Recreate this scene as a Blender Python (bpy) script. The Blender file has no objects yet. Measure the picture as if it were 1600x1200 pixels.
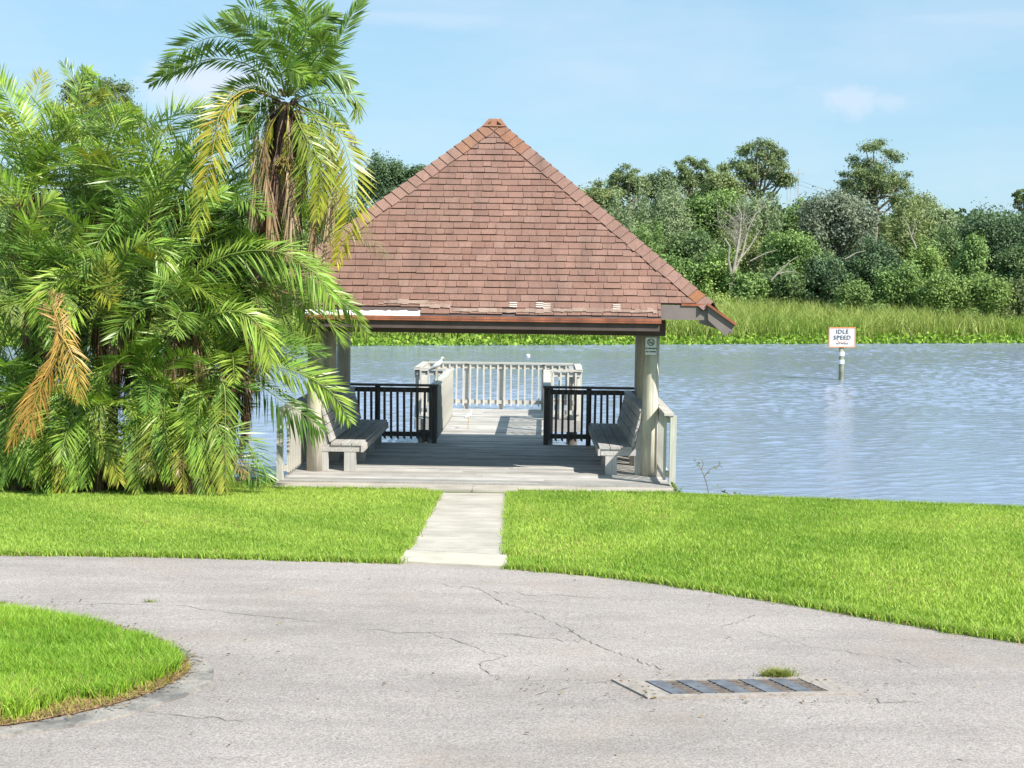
import bpy, bmesh, math, random
import numpy as np
from mathutils import Vector, Matrix, Euler

S = bpy.context.scene
COL = S.collection
rng = np.random.default_rng(7)
random.seed(7)
R = math.radians

# ------------------------------------------------------------------ camera
F = 2300.0                      # focal length in pixels of a 1600 wide frame
HC = 3.05                       # eye height above the deck (deck top is z = 0)
PITCH = math.atan(170 / F)
ROLL = R(0.75)
WATER = -0.75
CAMR = Matrix.Rotation(math.pi / 2 - PITCH, 3, 'X') @ Matrix.Rotation(ROLL, 3, 'Z')
cam = bpy.data.cameras.new('camera')
cam.sensor_width = 36
cam.lens = F / 1600 * 36
cam.clip_start = 0.1
cam.clip_end = 6000
co = bpy.data.objects.new('camera', cam)
co.matrix_world = Matrix.Translation((0, 0, HC)) @ CAMR.to_4x4()
COL.objects.link(co)
S.camera = co
CAMRN = np.array(CAMR)

def ray(px, py):
    return CAMRN @ np.array([(px - 800) / F, (600 - py) / F, -1.0])

def at_depth(px, py, d):
    r = ray(px, py)
    return np.array([0, 0, HC]) + r * (d / r[1])

def at_z(px, py, z):
    r = ray(px, py)
    return np.array([0, 0, HC]) + r * ((z - HC) / r[2])

def ground(y):
    y = np.asarray(y, float)
    return np.where(y > 13.8, 0.33 - 0.054 * (y - 13.8), 0.33 + 0.03 * (13.8 - y))

def at_ground(px, py):
    z = 0.3
    for _ in range(30):
        p = at_z(px, py, z)
        z = float(ground(p[1]))
    return p

# ------------------------------------------------------------------ tags
def tag(o, label, cat, group=None, kind=None):
    o['label'] = label
    o['category'] = cat
    if group: o['group'] = group
    if kind: o['kind'] = kind
    return o

def thing(name, label, cat, loc=(0, 0, 0), rz=0, group=None):
    o = bpy.data.objects.new(name, None)
    COL.objects.link(o)
    o.empty_display_size = 0.2
    o.location = loc
    o.rotation_euler = (0, 0, rz)
    return tag(o, label, cat, group)

def link(name, mesh, mat, parent=None, label=None, smooth=False):
    o = bpy.data.objects.new(name, mesh)
    COL.objects.link(o)
    if mat is not None:
        mesh.materials.clear()
        for m in (mat if isinstance(mat, (list, tuple)) else [mat]):
            mesh.materials.append(m)
    if parent is not None: o.parent = parent
    if label: o['label'] = label
    if smooth:
        mesh.polygons.foreach_set('use_smooth', np.ones(len(mesh.polygons), bool))
    return o

def np_mesh(name, V, quads=None, tris=None, col=None):
    me = bpy.data.meshes.new(name)
    V = np.asarray(V, np.float32).reshape(-1, 3)
    loops, starts, n = [], [], 0
    for f in (quads, tris):
        if f is None or len(f) == 0: continue
        f = np.asarray(f, np.int32)
        k = f.shape[1]
        loops.append(f.ravel())
        starts.append(n + np.arange(len(f), dtype=np.int32) * k)
        n += f.size
    me.vertices.add(len(V)); me.vertices.foreach_set('co', V.ravel())
    lo = np.concatenate(loops); st = np.concatenate(starts)
    me.loops.add(len(lo)); me.loops.foreach_set('vertex_index', lo)
    me.polygons.add(len(st)); me.polygons.foreach_set('loop_start', st)
    me.update(calc_edges=True)
    if col is not None:
        c = np.ones((len(V), 4), np.float32)
        c[:, :3] = col
        a = me.color_attributes.new('Col', 'FLOAT_COLOR', 'POINT')
        a.data.foreach_set('color', c.ravel())
    return me

class MB:
    """collects boxes, bars and tubes into one mesh"""
    def __init__(s):
        s.v, s.f, s.c = [], [], []
    def add(s, vs, fs, c=(1, 1, 1)):
        b = len(s.v)
        s.v += [tuple(map(float, v)) for v in vs]
        s.f += [tuple(b + i for i in f) for f in fs]
        s.c += [tuple(c)] * len(vs)
        return s
    def box(s, lo, hi, c=(1, 1, 1), jit=0):
        x0, y0, z0 = lo; x1, y1, z1 = hi
        vs = [(x0, y0, z0), (x1, y0, z0), (x1, y1, z0), (x0, y1, z0), (x0, y0, z1), (x1, y0, z1), (x1, y1, z1), (x0, y1, z1)]
        if jit: vs = [tuple(q + random.uniform(-jit, jit) for q in v) for v in vs]
        return s.add(vs, [(3, 2, 1, 0), (4, 5, 6, 7), (0, 1, 5, 4), (1, 2, 6, 5), (2, 3, 7, 6), (3, 0, 4, 7)], c)
    def bar(s, a, b, w, h, c=(1, 1, 1), up=(0, 0, 1), cut=0):
        a, b = Vector(a), Vector(b)
        t = (b - a).normalized()
        side = t.cross(Vector(up))
        if side.length < 1e-4: side = t.cross(Vector((0, 1, 0)))
        side.normalize(); u = side.cross(t)
        sw, uh = side * w / 2, u * h / 2
        vs = [a - sw - uh, a + sw - uh, a + sw + uh, a - sw + uh, b - sw - uh, b + sw - uh, b + sw + uh, b - sw + uh]
        return s.add(vs, [(0, 1, 2, 3), (7, 6, 5, 4), (1, 0, 4, 5), (2, 1, 5, 6), (3, 2, 6, 7), (0, 3, 7, 4)], c)
    def tube(s, pts, rad, seg=8, c=(1, 1, 1), cap=True):
        pts = [Vector(p) for p in pts]
        n = len(pts)
        if not hasattr(rad, '__len__'): rad = [rad] * n
        vs, fs = [], []
        ref = None
        for i, p in enumerate(pts):
            t = (pts[min(i + 1, n - 1)] - pts[max(i - 1, 0)]).normalized()
            if ref is None:
                ref = Vector((1, 0, 0)) if abs(t.x) < 0.8 else Vector((0, 1, 0))
            u = (ref - t * ref.dot(t)).normalized(); ref = u
            w = t.cross(u)
            for k in range(seg):
                a = 2 * math.pi * k / seg
                vs.append(p + (u * math.cos(a) + w * math.sin(a)) * rad[i])
        for i in range(n - 1):
            for k in range(seg):
                k2 = (k + 1) % seg
                fs.append((i * seg + k, i * seg + k2, (i + 1) * seg + k2, (i + 1) * seg + k))
        if cap:
            fs.append(tuple(reversed(range(seg))))
            fs.append(tuple((n - 1) * seg + k for k in range(seg)))
        return s.add(vs, fs, c)
    def prism(s, poly, z0, z1, c=(1, 1, 1)):
        n = len(poly)
        vs = [(x, y, z0) for x, y in poly] + [(x, y, z1) for x, y in poly]
        fs = [tuple(reversed(range(n))), tuple(range(n, 2 * n))]
        fs += [(i, (i + 1) % n, n + (i + 1) % n, n + i) for i in range(n)]
        return s.add(vs, fs, c)
    def mesh(s, name):
        me = bpy.data.meshes.new(name)
        me.from_pydata(s.v, [], s.f)
        a = me.color_attributes.new('Col', 'FLOAT_COLOR', 'POINT')
        c = np.ones((len(s.v), 4), np.float32); c[:, :3] = s.c
        a.data.foreach_set('color', c.ravel())
        return me
    def build(s, name, mat, parent=None, label=None, smooth=False):
        return link(name, s.mesh(name), mat, parent, label, smooth)

# ------------------------------------------------------------------ materials
class NT:
    def __init__(s, name):
        s.m = bpy.data.materials.new(name); s.m.use_nodes = True
        s.t = s.m.node_tree; s.t.nodes.clear()
        s.out = s.n('ShaderNodeOutputMaterial')
    def n(s, typ, **kw):
        nd = s.t.nodes.new(typ)
        for k, v in kw.items():
            if k.startswith('i_'):
                key = k[2:]
                key = int(key) if key.isdigit() else key.replace('_', ' ')
                nd.inputs[key].default_value = v
            else: setattr(nd, k, v)
        return nd
    def l(s, a, b): s.t.links.new(a, b)
    def coord(s, scale=(1, 1, 1), rot=(0, 0, 0), kind='Object'):
        tc = s.n('ShaderNodeTexCoord'); mp = s.n('ShaderNodeMapping')
        mp.inputs['Scale'].default_value = scale; mp.inputs['Rotation'].default_value = rot
        s.l(tc.outputs[kind], mp.inputs['Vector'])
        return mp.outputs['Vector']
    def noise(s, vec, scale, detail=4, rough=0.6, dist=0):
        nd = s.n('ShaderNodeTexNoise'); nd.inputs['Scale'].default_value = scale
        nd.inputs['Detail'].default_value = detail; nd.inputs['Roughness'].default_value = rough
        nd.inputs['Distortion'].default_value = dist
        if vec is not None: s.l(vec, nd.inputs['Vector'])
        return nd.outputs['Fac']
    def ramp(s, fac, stops):
        nd = s.n('ShaderNodeValToRGB'); cr = nd.color_ramp
        while len(cr.elements) < len(stops): cr.elements.new(0.5)
        for e, (p, c) in zip(cr.elements, stops):
            e.position = p
            e.color = (*c, 1) if hasattr(c, '__len__') else (c, c, c, 1)
        s.l(fac, nd.inputs['Fac'])
        return nd.outputs['Color']
    def mix(s, fac, a, b, mode='MIX'):
        nd = s.n('ShaderNodeMix', data_type='RGBA', blend_type=mode)
        for sock, v in ((nd.inputs[0], fac), (nd.inputs[6], a), (nd.inputs[7], b)):
            if hasattr(v, 'is_linked'): s.l(v, sock)
            elif hasattr(v, '__len__'): sock.default_value = (*v, 1)[:4]
            else: sock.default_value = v
        return nd.outputs[2]
    def attr(s):
        nd = s.n('ShaderNodeVertexColor'); nd.layer_name = 'Col'
        return nd.outputs['Color']
    def bump(s, h, strength=0.3, dist=0.01):
        nd = s.n('ShaderNodeBump'); nd.inputs['Strength'].default_value = strength; nd.inputs['Distance'].default_value = dist
        s.l(h, nd.inputs['Height']); return nd.outputs['Normal']
    def pbr(s, col, rough=0.8, normal=None, spec=0.3, metal=0):
        b = s.n('ShaderNodeBsdfPrincipled')
        if hasattr(col, 'is_linked'): s.l(col, b.inputs['Base Color'])
        else: b.inputs['Base Color'].default_value = (*col, 1)
        if hasattr(rough, 'is_linked'): s.l(rough, b.inputs['Roughness'])
        else: b.inputs['Roughness'].default_value = rough
        b.inputs['Specular IOR Level'].default_value = spec
        b.inputs['Metallic'].default_value = metal
        if normal is not None: s.l(normal, b.inputs['Normal'])
        return b
    def done(s, b):
        s.l(b.outputs[0], s.out.inputs['Surface']); return s.m

def mat_leaf(name, trans=0.3, rough=0.5, spec=0.3, tint=(1.15, 1.2, 0.6)):
    t = NT(name); c = t.attr()
    b = t.pbr(c, rough, spec=spec)
    tr = t.n('ShaderNodeBsdfTranslucent'); t.l(t.mix(1.0, c, tint, 'MULTIPLY'), tr.inputs['Color'])
    mx = t.n('ShaderNodeMixShader'); mx.inputs[0].default_value = trans
    t.l(b.outputs[0], mx.inputs[1]); t.l(tr.outputs[0], mx.inputs[2])
    return t.done(mx)

def mat_wood(name, lo, hi, axis='x', rough=0.85, grey=0.5):
    """weathered timber: grain stretched along one axis, knots, blotches; tinted per board by Col"""
    t = NT(name)
    sc = {'x': (1.2, 22, 22), 'y': (22, 1.2, 22), 'z': (22, 22, 1.2)}[axis]
    v = t.coord(sc)
    g = t.noise(v, 1.6, 6, 0.7, 0.4)
    blot = t.noise(t.coord(), 1.7, 4)
    c = t.ramp(g, [(0.3, lo), (0.68, hi)])
    c = t.mix(t.ramp(blot, [(0.35, 0.0), (0.75, grey)]), c, [x * 0.62 for x in lo])
    c = t.mix(1.0, c, t.attr(), 'MULTIPLY')
    return t.done(t.pbr(c, rough, t.bump(g, 0.35, 0.006), 0.2))

def mat_plain(name, col, rough=0.6, var=0.15, scale=6, spec=0.3, metal=0, bump=0.1):
    t = NT(name)
    n = t.noise(t.coord(), scale, 5)
    c = t.ramp(n, [(0.3, [x * (1 - var) for x in col]), (0.7, [min(1, x * (1 + var)) for x in col])])
    return t.done(t.pbr(c, rough, t.bump(n, bump, 0.005), spec, metal))

def mat_attr(name, rough=0.7, var=0.2, scale=8, spec=0.25, bump=0.2):
    t = NT(name)
    n = t.noise(t.coord(), scale, 5)
    c = t.mix(1.0, t.attr(), t.ramp(n, [(0.3, 1 - var), (0.7, 1 + var)]), 'MULTIPLY')
    return t.done(t.pbr(c, rough, t.bump(n, bump, 0.01), spec))

M = {}
M['palm'] = mat_leaf('palm_leaflet', 0.25, 0.38, 0.45)
M['leaf'] = mat_leaf('tree_leaf', 0.22, 0.6, 0.25)
M['grass'] = mat_leaf('grass_blade', 0.35, 0.5, 0.3)
M['reed'] = mat_leaf('reed_blade', 0.3, 0.6, 0.2)
M['bark'] = mat_attr('bark', 0.9, 0.35, 5, 0.1, 0.6)
M['deckwood'] = mat_wood('weathered_decking', (0.33, 0.31, 0.285), (0.62, 0.59, 0.55), 'x')
M['railwood'] = mat_wood('bleached_rail_timber', (0.40, 0.38, 0.33), (0.62, 0.60, 0.54), 'z', grey=0.25)
M['railx'] = mat_wood('bleached_rail_timber_crosswise', (0.38, 0.36, 0.31), (0.60, 0.58, 0.52), 'x', grey=0.25)
M['shade_rail'] = mat_wood('shade_dark_weathered_rail_timber', (0.08, 0.073, 0.07), (0.17, 0.155, 0.148), 'z', grey=0.3)  # same rail timber with the roof's shade put into its colour
M['raily'] = mat_wood('bleached_rail_timber_lengthwise', (0.38, 0.36, 0.31), (0.60, 0.58, 0.52), 'y', grey=0.25)
M['benchy'] = mat_wood('bench_timber', (0.30, 0.285, 0.265), (0.56, 0.535, 0.495), 'y', grey=0.4)
M['benchz'] = mat_wood('bench_leg_timber', (0.33, 0.315, 0.29), (0.58, 0.555, 0.51), 'z', grey=0.4)
M['post'] = mat_wood('round_post_timber', (0.36, 0.33, 0.255), (0.70, 0.655, 0.53), 'z', grey=0.5)
M['darkbeam'] = mat_plain('dark_stained_beam', (0.10, 0.072, 0.068), 0.7, 0.2, 4)
M['fascia'] = mat_plain('grey_brown_fascia_paint', (0.21, 0.175, 0.165), 0.6, 0.12, 3)
M['copper'] = mat_plain('rust_red_drip_edge', (0.31, 0.105, 0.055), 0.5, 0.4, 5, 0.4)
M['white'] = mat_plain('white_paint', (0.78, 0.78, 0.76), 0.5, 0.04, 5)
M['feather'] = mat_plain('white_feather', (0.85, 0.85, 0.84), 0.8, 0.04, 30)
M['yellow'] = mat_plain('yellow_bill', (0.6, 0.36, 0.07), 0.5, 0.1, 30)
M['birdleg'] = mat_plain('bird_leg', (0.45, 0.36, 0.2), 0.6, 0.1, 30)
M['black'] = mat_plain('black_print', (0.03, 0.03, 0.035), 0.6, 0.05, 5)
M['orange'] = mat_plain('orange_sign_print', (0.72, 0.25, 0.09), 0.5, 0.06, 5)
M['steel'] = mat_plain('galvanised_steel', (0.135, 0.145, 0.165), 0.75, 0.3, 9, 0.2)
M['pile'] = mat_plain('wet_pile', (0.10, 0.09, 0.075), 0.85, 0.3, 5)
M['seawall'] = mat_plain('dark_seawall_timber', (0.055, 0.05, 0.045), 0.85, 0.3, 4)

# shingles
t = NT('asphalt_shingle')
v = t.coord()
grain = t.noise(t.coord((1, 1, 1)), 60, 3, 0.8)
streak = t.noise(t.coord((3.2, 0.6, 0.6)), 1.3, 5, 0.65)
big = t.noise(v, 0.55, 4)
c = t.mix(1.0, t.attr(), t.ramp(grain, [(0.25, 0.6), (0.75, 1.35)]), 'MULTIPLY')
c = t.mix(t.ramp(streak, [(0.42, 0.0), (0.78, 0.6)]), c, (0.115, 0.08, 0.068))
c = t.mix(t.ramp(big, [(0.5, 0.0), (0.8, 0.4)]), c, (0.20, 0.145, 0.11))
M['shingle'] = t.done(t.pbr(c, 0.95, t.bump(grain, 0.5, 0.006), 0.1))

# road
t = NT('bleached_asphalt')
v = t.coord()
ag = t.n('ShaderNodeTexVoronoi'); ag.inputs['Scale'].default_value = 75; t.l(v, ag.inputs['Vector'])
fine = t.noise(v, 75, 3, 0.8)
patch = t.noise(v, 0.5, 5, 0.6)
patch2 = t.noise(t.coord((0.5, 2.2, 1)), 1.1, 6, 0.65)
c = t.ramp(fine, [(0.3, (0.145, 0.122, 0.110)), (0.5, (0.365, 0.315, 0.288)), (0.70, (0.60, 0.53, 0.485))])
c = t.mix(0.4, c, t.ramp(ag.outputs['Color'], [(0.1, (0.17, 0.152, 0.142)), (0.9, (0.45, 0.405, 0.378))]))
c = t.mix(1.0, c, t.ramp(patch, [(0.3, 0.84), (0.7, 1.1)]), 'MULTIPLY')
c = t.mix(1.0, c, t.ramp(patch2, [(0.25, 0.84), (0.6, 1.06)]), 'MULTIPLY')
stain = t.noise(v, 0.33, 6, 0.7); rust = t.noise(t.coord((1, 1, 1), (0, 0, 1.0)), 0.8, 5, 0.65)
c = t.mix(t.ramp(stain, [(0.5, 0.0), (0.62, 0.28), (0.7, 0.1)]), c, (0.20, 0.175, 0.155))
c = t.mix(t.ramp(rust, [(0.56, 0.0), (0.8, 0.4)]), c, (0.36, 0.27, 0.20))
M['road'] = t.done(t.pbr(c, 0.93, t.bump(fine, 0.5, 0.006), 0.15))

t = NT('worn_concrete')
v = t.coord()
n1 = t.noise(v, 90, 3, 0.7); n2 = t.noise(v, 1.6, 5, 0.65); n3 = t.noise(t.coord((0.5, 5, 1)), 2.2, 4)
c = t.ramp(n1, [(0.25, (0.42, 0.38, 0.325)), (0.7, (0.60, 0.545, 0.465))])
c = t.mix(1.0, c, t.ramp(n2, [(0.3, 0.68), (0.7, 1.05)]), 'MULTIPLY')
c = t.mix(1.0, c, t.ramp(n3, [(0.3, 0.85), (0.6, 1.05)]), 'MULTIPLY')
M['concrete'] = t.done(t.pbr(t.mix(1.0, c, t.attr(), 'MULTIPLY'), 0.9, t.bump(n1, 0.3, 0.004), 0.15))

t = NT('stained_kerb_concrete')
v = t.coord()
n1 = t.noise(v, 60, 3, 0.7); n2 = t.noise(v, 3.5, 5, 0.7)
c = t.ramp(n1, [(0.25, (0.22, 0.20, 0.18)), (0.7, (0.42, 0.385, 0.34))])
c = t.mix(t.ramp(n2, [(0.4, 0.0), (0.6, 0.8)]), c, (0.12, 0.115, 0.11))
M['kerb'] = t.done(t.pbr(c, 0.92, t.bump(n1, 0.4, 0.006), 0.15))

t = NT('lawn_soil')
v = t.coord()
n1 = t.noise(v, 25, 4, 0.7); n2 = t.noise(v, 0.9, 4)
c = t.ramp(n1, [(0.3, (0.05, 0.085, 0.015)), (0.7, (0.12, 0.2, 0.03))])
M['soil'] = t.done(t.pbr(c, 0.95, t.bump(n1, 0.6, 0.02), 0.1))
M['dirt'] = mat_plain('bare_brown_dirt', (0.27, 0.16, 0.09), 0.95, 0.4, 30, 0.1, 0, 0.6)
M['bank'] = mat_plain('far_bank_soil', (0.05, 0.075, 0.02), 0.95, 0.3, 0.4, 0.1)
M['crack'] = mat_plain('crack_in_asphalt', (0.235, 0.20, 0.175), 0.95, 0.4, 9)

# water
t = NT('lake_water')
w3 = t.noise(t.coord((1.0, 1.6, 1)), 5.0, 4, 0.65)
bp = t.bump(w3, 0.35, 0.03)
b = t.pbr((0.235, 0.28, 0.375), 0.07, bp, 0.5)
b.inputs['IOR'].default_value = 1.33
M['water'] = t.done(b)
# ------------------------------------------------------------------ light and sky
sun_dir = Vector((0.84, -0.70, 1.0)).normalized()
elev = math.asin(sun_dir.z); azim = math.atan2(sun_dir.x, sun_dir.y)
L = bpy.data.lights.new('sun', 'SUN'); L.energy = 5.0; L.angle = R(0.5); L.color = (1.0, 0.955, 0.88)
lo = bpy.data.objects.new('sun', L); lo.rotation_euler = sun_dir.to_track_quat('Z', 'Y').to_euler()
lo.location = (20, -20, 30); COL.objects.link(lo)
W = bpy.data.worlds.new('World'); S.world = W; W.use_nodes = True
nt = W.node_tree; nt.nodes.clear()
wo = nt.nodes.new('ShaderNodeOutputWorld'); bg = nt.nodes.new('ShaderNodeBackground')
sky = nt.nodes.new('ShaderNodeTexSky'); sky.sky_type = 'NISHITA'; sky.sun_disc = False
sky.sun_elevation = elev; sky.sun_rotation = azim; sky.air_density = 1.0; sky.dust_density = 0.4; sky.ozone_density = 1.6
bg.inputs['Strength'].default_value = 0.085
# thin fair weather cloud in the sky: soft noise, plus a few puffs at their own bearings
tc = nt.nodes.new('ShaderNodeTexCoord')
mp = nt.nodes.new('ShaderNodeMapping'); mp.inputs['Scale'].default_value = (2.0, 2.0, 7.0)
nz = nt.nodes.new('ShaderNodeTexNoise'); nz.inputs['Scale'].default_value = 2.3; nz.inputs['Detail'].default_value = 7; nz.inputs['Roughness'].default_value = 0.6
rp = nt.nodes.new('ShaderNodeValToRGB'); rp.color_ramp.elements[0].position = 0.47; rp.color_ramp.elements[0].color = (0, 0, 0, 1)
rp.color_ramp.elements[1].position = 0.85; rp.color_ramp.elements[1].color = (0.4, 0.4, 0.4, 1)
ln = nt.links.new
vl = nt.nodes.new('ShaderNodeMix'); vl.data_type = 'RGBA'; vl.inputs[0].default_value = 0.62      # thin bright summer haze over the whole sky
ln(sky.outputs['Color'], vl.inputs[6]); vl.inputs[7].default_value = VEIL = (3.35, 5.8, 7.65, 1)
ln(tc.outputs['Generated'], mp.inputs['Vector']); ln(mp.outputs[0], nz.inputs['Vector']); ln(nz.outputs['Fac'], rp.inputs['Fac'])
cur = rp.outputs['Color']
for (px, py, rx, ry, amt) in ((1330, 158, 0.024, 0.014, 0.5), (345, 135, 0.05, 0.022, 0.8), (300, 150, 0.04, 0.018, 0.6), (1385, 160, 0.02, 0.008, 0.35), (1560, 30, 0.09, 0.01, 0.3), (680, 30, 0.08, 0.008, 0.3)):
    d = Vector(ray(px, py)).normalized()
    sb = nt.nodes.new('ShaderNodeVectorMath'); sb.operation = 'SUBTRACT'; sb.inputs[1].default_value = d
    ln(tc.outputs['Generated'], sb.inputs[0])
    dv = nt.nodes.new('ShaderNodeVectorMath'); dv.operation = 'DIVIDE'; dv.inputs[1].default_value = (rx, 1.0, ry)
    ln(sb.outputs[0], dv.inputs[0])
    n2 = nt.nodes.new('ShaderNodeTexNoise'); n2.inputs['Scale'].default_value = 1.3; n2.inputs['Detail'].default_value = 6; n2.inputs['Roughness'].default_value = 0.65
    ln(dv.outputs[0], n2.inputs['Vector'])
    le = nt.nodes.new('ShaderNodeVectorMath'); le.operation = 'LENGTH'; ln(dv.outputs[0], le.inputs[0])
    ms = nt.nodes.new('ShaderNodeMath'); ms.operation = 'MULTIPLY_ADD'; ms.inputs[1].default_value = 1.6; ln(n2.outputs['Fac'], ms.inputs[0]); ms.inputs[2].default_value = -0.8
    ad = nt.nodes.new('ShaderNodeMath'); ad.operation = 'ADD'; ln(le.outputs['Value'], ad.inputs[0]); ln(ms.outputs[0], ad.inputs[1])
    mr = nt.nodes.new('ShaderNodeMapRange'); mr.interpolation_type = 'SMOOTHSTEP'
    mr.inputs['From Min'].default_value = 1.15; mr.inputs['From Max'].default_value = 0.25; mr.inputs['To Min'].default_value = 0; mr.inputs['To Max'].default_value = amt
    ln(ad.outputs[0], mr.inputs['Value'])
    mxm = nt.nodes.new('ShaderNodeMath'); mxm.operation = 'MAXIMUM'; ln(cur, mxm.inputs[0]); ln(mr.outputs[0], mxm.inputs[1])
    cur = mxm.outputs[0]
mx = nt.nodes.new('ShaderNodeMix'); mx.data_type = 'RGBA'
ln(cur, mx.inputs[0]); ln(vl.outputs[2], mx.inputs[6]); mx.inputs[7].default_value = CLOUD = (6.2, 6.7, 7.7, 1)
ln(mx.outputs[2], bg.inputs['Color']); ln(bg.outputs[0], wo.inputs['Surface'])

S.view_settings.view_transform = 'Standard'; S.view_settings.look = 'None'
S.view_settings.exposure = 0.68; S.view_settings.gamma = 1

# ------------------------------------------------------------------ near ground
def shore(x):
    return np.interp(x, [-60, -3.4, -3.3, 2.4, 2.55, 6.8, 12, 30, 60], [22.5, 21.75, 21.5, 21.5, 21.15, 19.75, 18.2, 14, 10])

xs = np.unique(np.concatenate([np.linspace(-60, -8, 27), np.linspace(-8, 9, 69), np.linspace(9, 60, 26), [-3.3, 2.4]]))
ys = np.concatenate([[-60], np.linspace(-20, 4, 7), np.linspace(5, 13.8, 10), np.linspace(0, 1, 9)[1:]])
V = []; nrow = len(ys) + 1
for x in xs:
    sy = float(shore(x))
    col = list(ys[:-8]) + list(13.8 + (sy - 13.8) * ys[-8:] if sy > 13.8 else np.linspace(min(13.8, sy), sy, 8))
    col = [min(c, sy) for c in col]
    for y in col: V.append((x, y, float(ground(y))))
    V.append((x, sy + 0.02, WATER - 1.2))
Q = []
for i in range(len(xs) - 1):
    for j in range(nrow - 1):
        a = i * nrow + j
        Q.append((a, a + nrow, a + nrow + 1, a + 1))
g = link('ground', np_mesh('ground', V, Q), M['soil']); g['kind'] = 'structure'

def sheet(name, poly, dz, mat, kind='structure', thick=0):
    """a flat polygon laid on the ground: the outline is cut into ground-following strips"""
    bm = bmesh.new()
    vs = [bm.verts.new((x, y, 0)) for x, y in poly]
    bm.faces.new(vs)
    y0, y1 = min(p[1] for p in poly), max(p[1] for p in poly)
    for yc in [13.8] if y0 < 13.8 < y1 else []:
        bmesh.ops.bisect_plane(bm, geom=bm.verts[:] + bm.edges[:] + bm.faces[:], plane_co=(0, yc, 0), plane_no=(0, 1, 0))
    for v in bm.verts: v.co.z = float(ground(v.co.y)) + dz
    if thick:
        r = bmesh.ops.extrude_face_region(bm, geom=bm.faces[:])
        for v in r['geom']:
            if isinstance(v, bmesh.types.BMVert): v.co.z -= thick
    bmesh.ops.triangulate(bm, faces=[f for f in bm.faces if len(f.verts) > 4])
    bmesh.ops.recalc_face_normals(bm, faces=bm.faces)
    for f in bm.faces:
        if not thick and f.normal.z < 0: f.normal_flip()
    me = bpy.data.meshes.new(name); bm.to_mesh(me); bm.free()
    a = me.color_attributes.new('Col', 'FLOAT_COLOR', 'POINT')
    a.data.foreach_set('color', np.ones(len(me.vertices) * 4, np.float32))
    o = link(name, me, mat)
    if kind: o['kind'] = kind
    return o

def gp(*pts): return [tuple(at_ground(x, y)[:2]) for x, y in pts]

def smooth2(pts, n=6, wob=0.0):
    """Catmull-Rom through 2-D points with a slight unevenness"""
    P = [np.array(p, float) for p in pts]
    P = [2 * P[0] - P[1]] + P + [2 * P[-1] - P[-2]]
    out = []
    for i in range(1, len(P) - 2):
        for k in range(n):
            u = k / n
            a, b_, c_, d_ = P[i - 1], P[i], P[i + 1], P[i + 2]
            q = 0.5 * ((2 * b_) + (-a + c_) * u + (2 * a - 5 * b_ + 4 * c_ - d_) * u * u + (-a + 3 * b_ - 3 * c_ + d_) * u ** 3)
            out.append(tuple(q + rng.normal(0, wob, 2)))
    out.append(tuple(P[-2]))
    return out

far_edge_l = smooth2(gp((-420, 866), (0, 868), (300, 872), (625, 881)), 14, 0.014)
far_edge_r = smooth2(gp((792, 889), (900, 897), (1000, 908), (1150, 930), (1300, 955), (1400, 972), (1500, 990), (1600, 1004), (1900, 1052), (2500, 1150)), 14, 0.014)
road_poly = [(-30, far_edge_l[0][1])] + far_edge_l + far_edge_r + [(far_edge_r[-1][0] + 20, far_edge_r[-1][1] - 9), (30, -30), (-30, -30)]
sheet('road', road_poly, 0.006, M['road'])

isl_out = smooth2(gp((-200, 935), (0, 950), (95, 966), (186, 985), (245, 1003), (302, 1026), (334, 1054), (318, 1078), (262, 1099), (190, 1122), (105, 1139), (0, 1153), (-260, 1180)), 7, 0.006)
isl_in = smooth2(gp((-200, 938), (0, 953), (95, 968), (175, 985), (235, 1005), (280, 1028), (296, 1046), (283, 1066), (230, 1090), (160, 1112), (80, 1128), (0, 1141), (-260, 1162)), 7, 0.008)
sheet('kerb', isl_out, 0.02, M['kerb'], thick=0.04)
sheet('island_soil', isl_in, 0.028, M['dirt'])

# walkway and apron, concrete
walk = gp((686, 772), (796, 773), (792, 870), (635, 862))
wk = sheet('walkway', [walk[0], walk[1], walk[2], walk[3]], 0.022, M['concrete'], thick=0.08)
sheet('walkway_threshold', gp((634.5, 863), (792, 871), (791.5, 889), (624, 881)), 0.026, mat_plain('pale_cream_concrete', (0.50, 0.455, 0.37), 0.9, 0.15, 5), thick=0.08)
mb = MB()
for x0, x1 in ((-3.42, -2.05), (-2.045, -0.55), (-0.545, 0.95), (0.955, 2.36)):
    mb.box((x0, 20.88 - .012 * x0, -.3), (x1, 21.41 - .02 * x0, -.022 + random.uniform(-.003, .003)), (random.uniform(.94, 1.03),) * 3)
o = mb.build('apron', M['concrete']); o['kind'] = 'structure'

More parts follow.
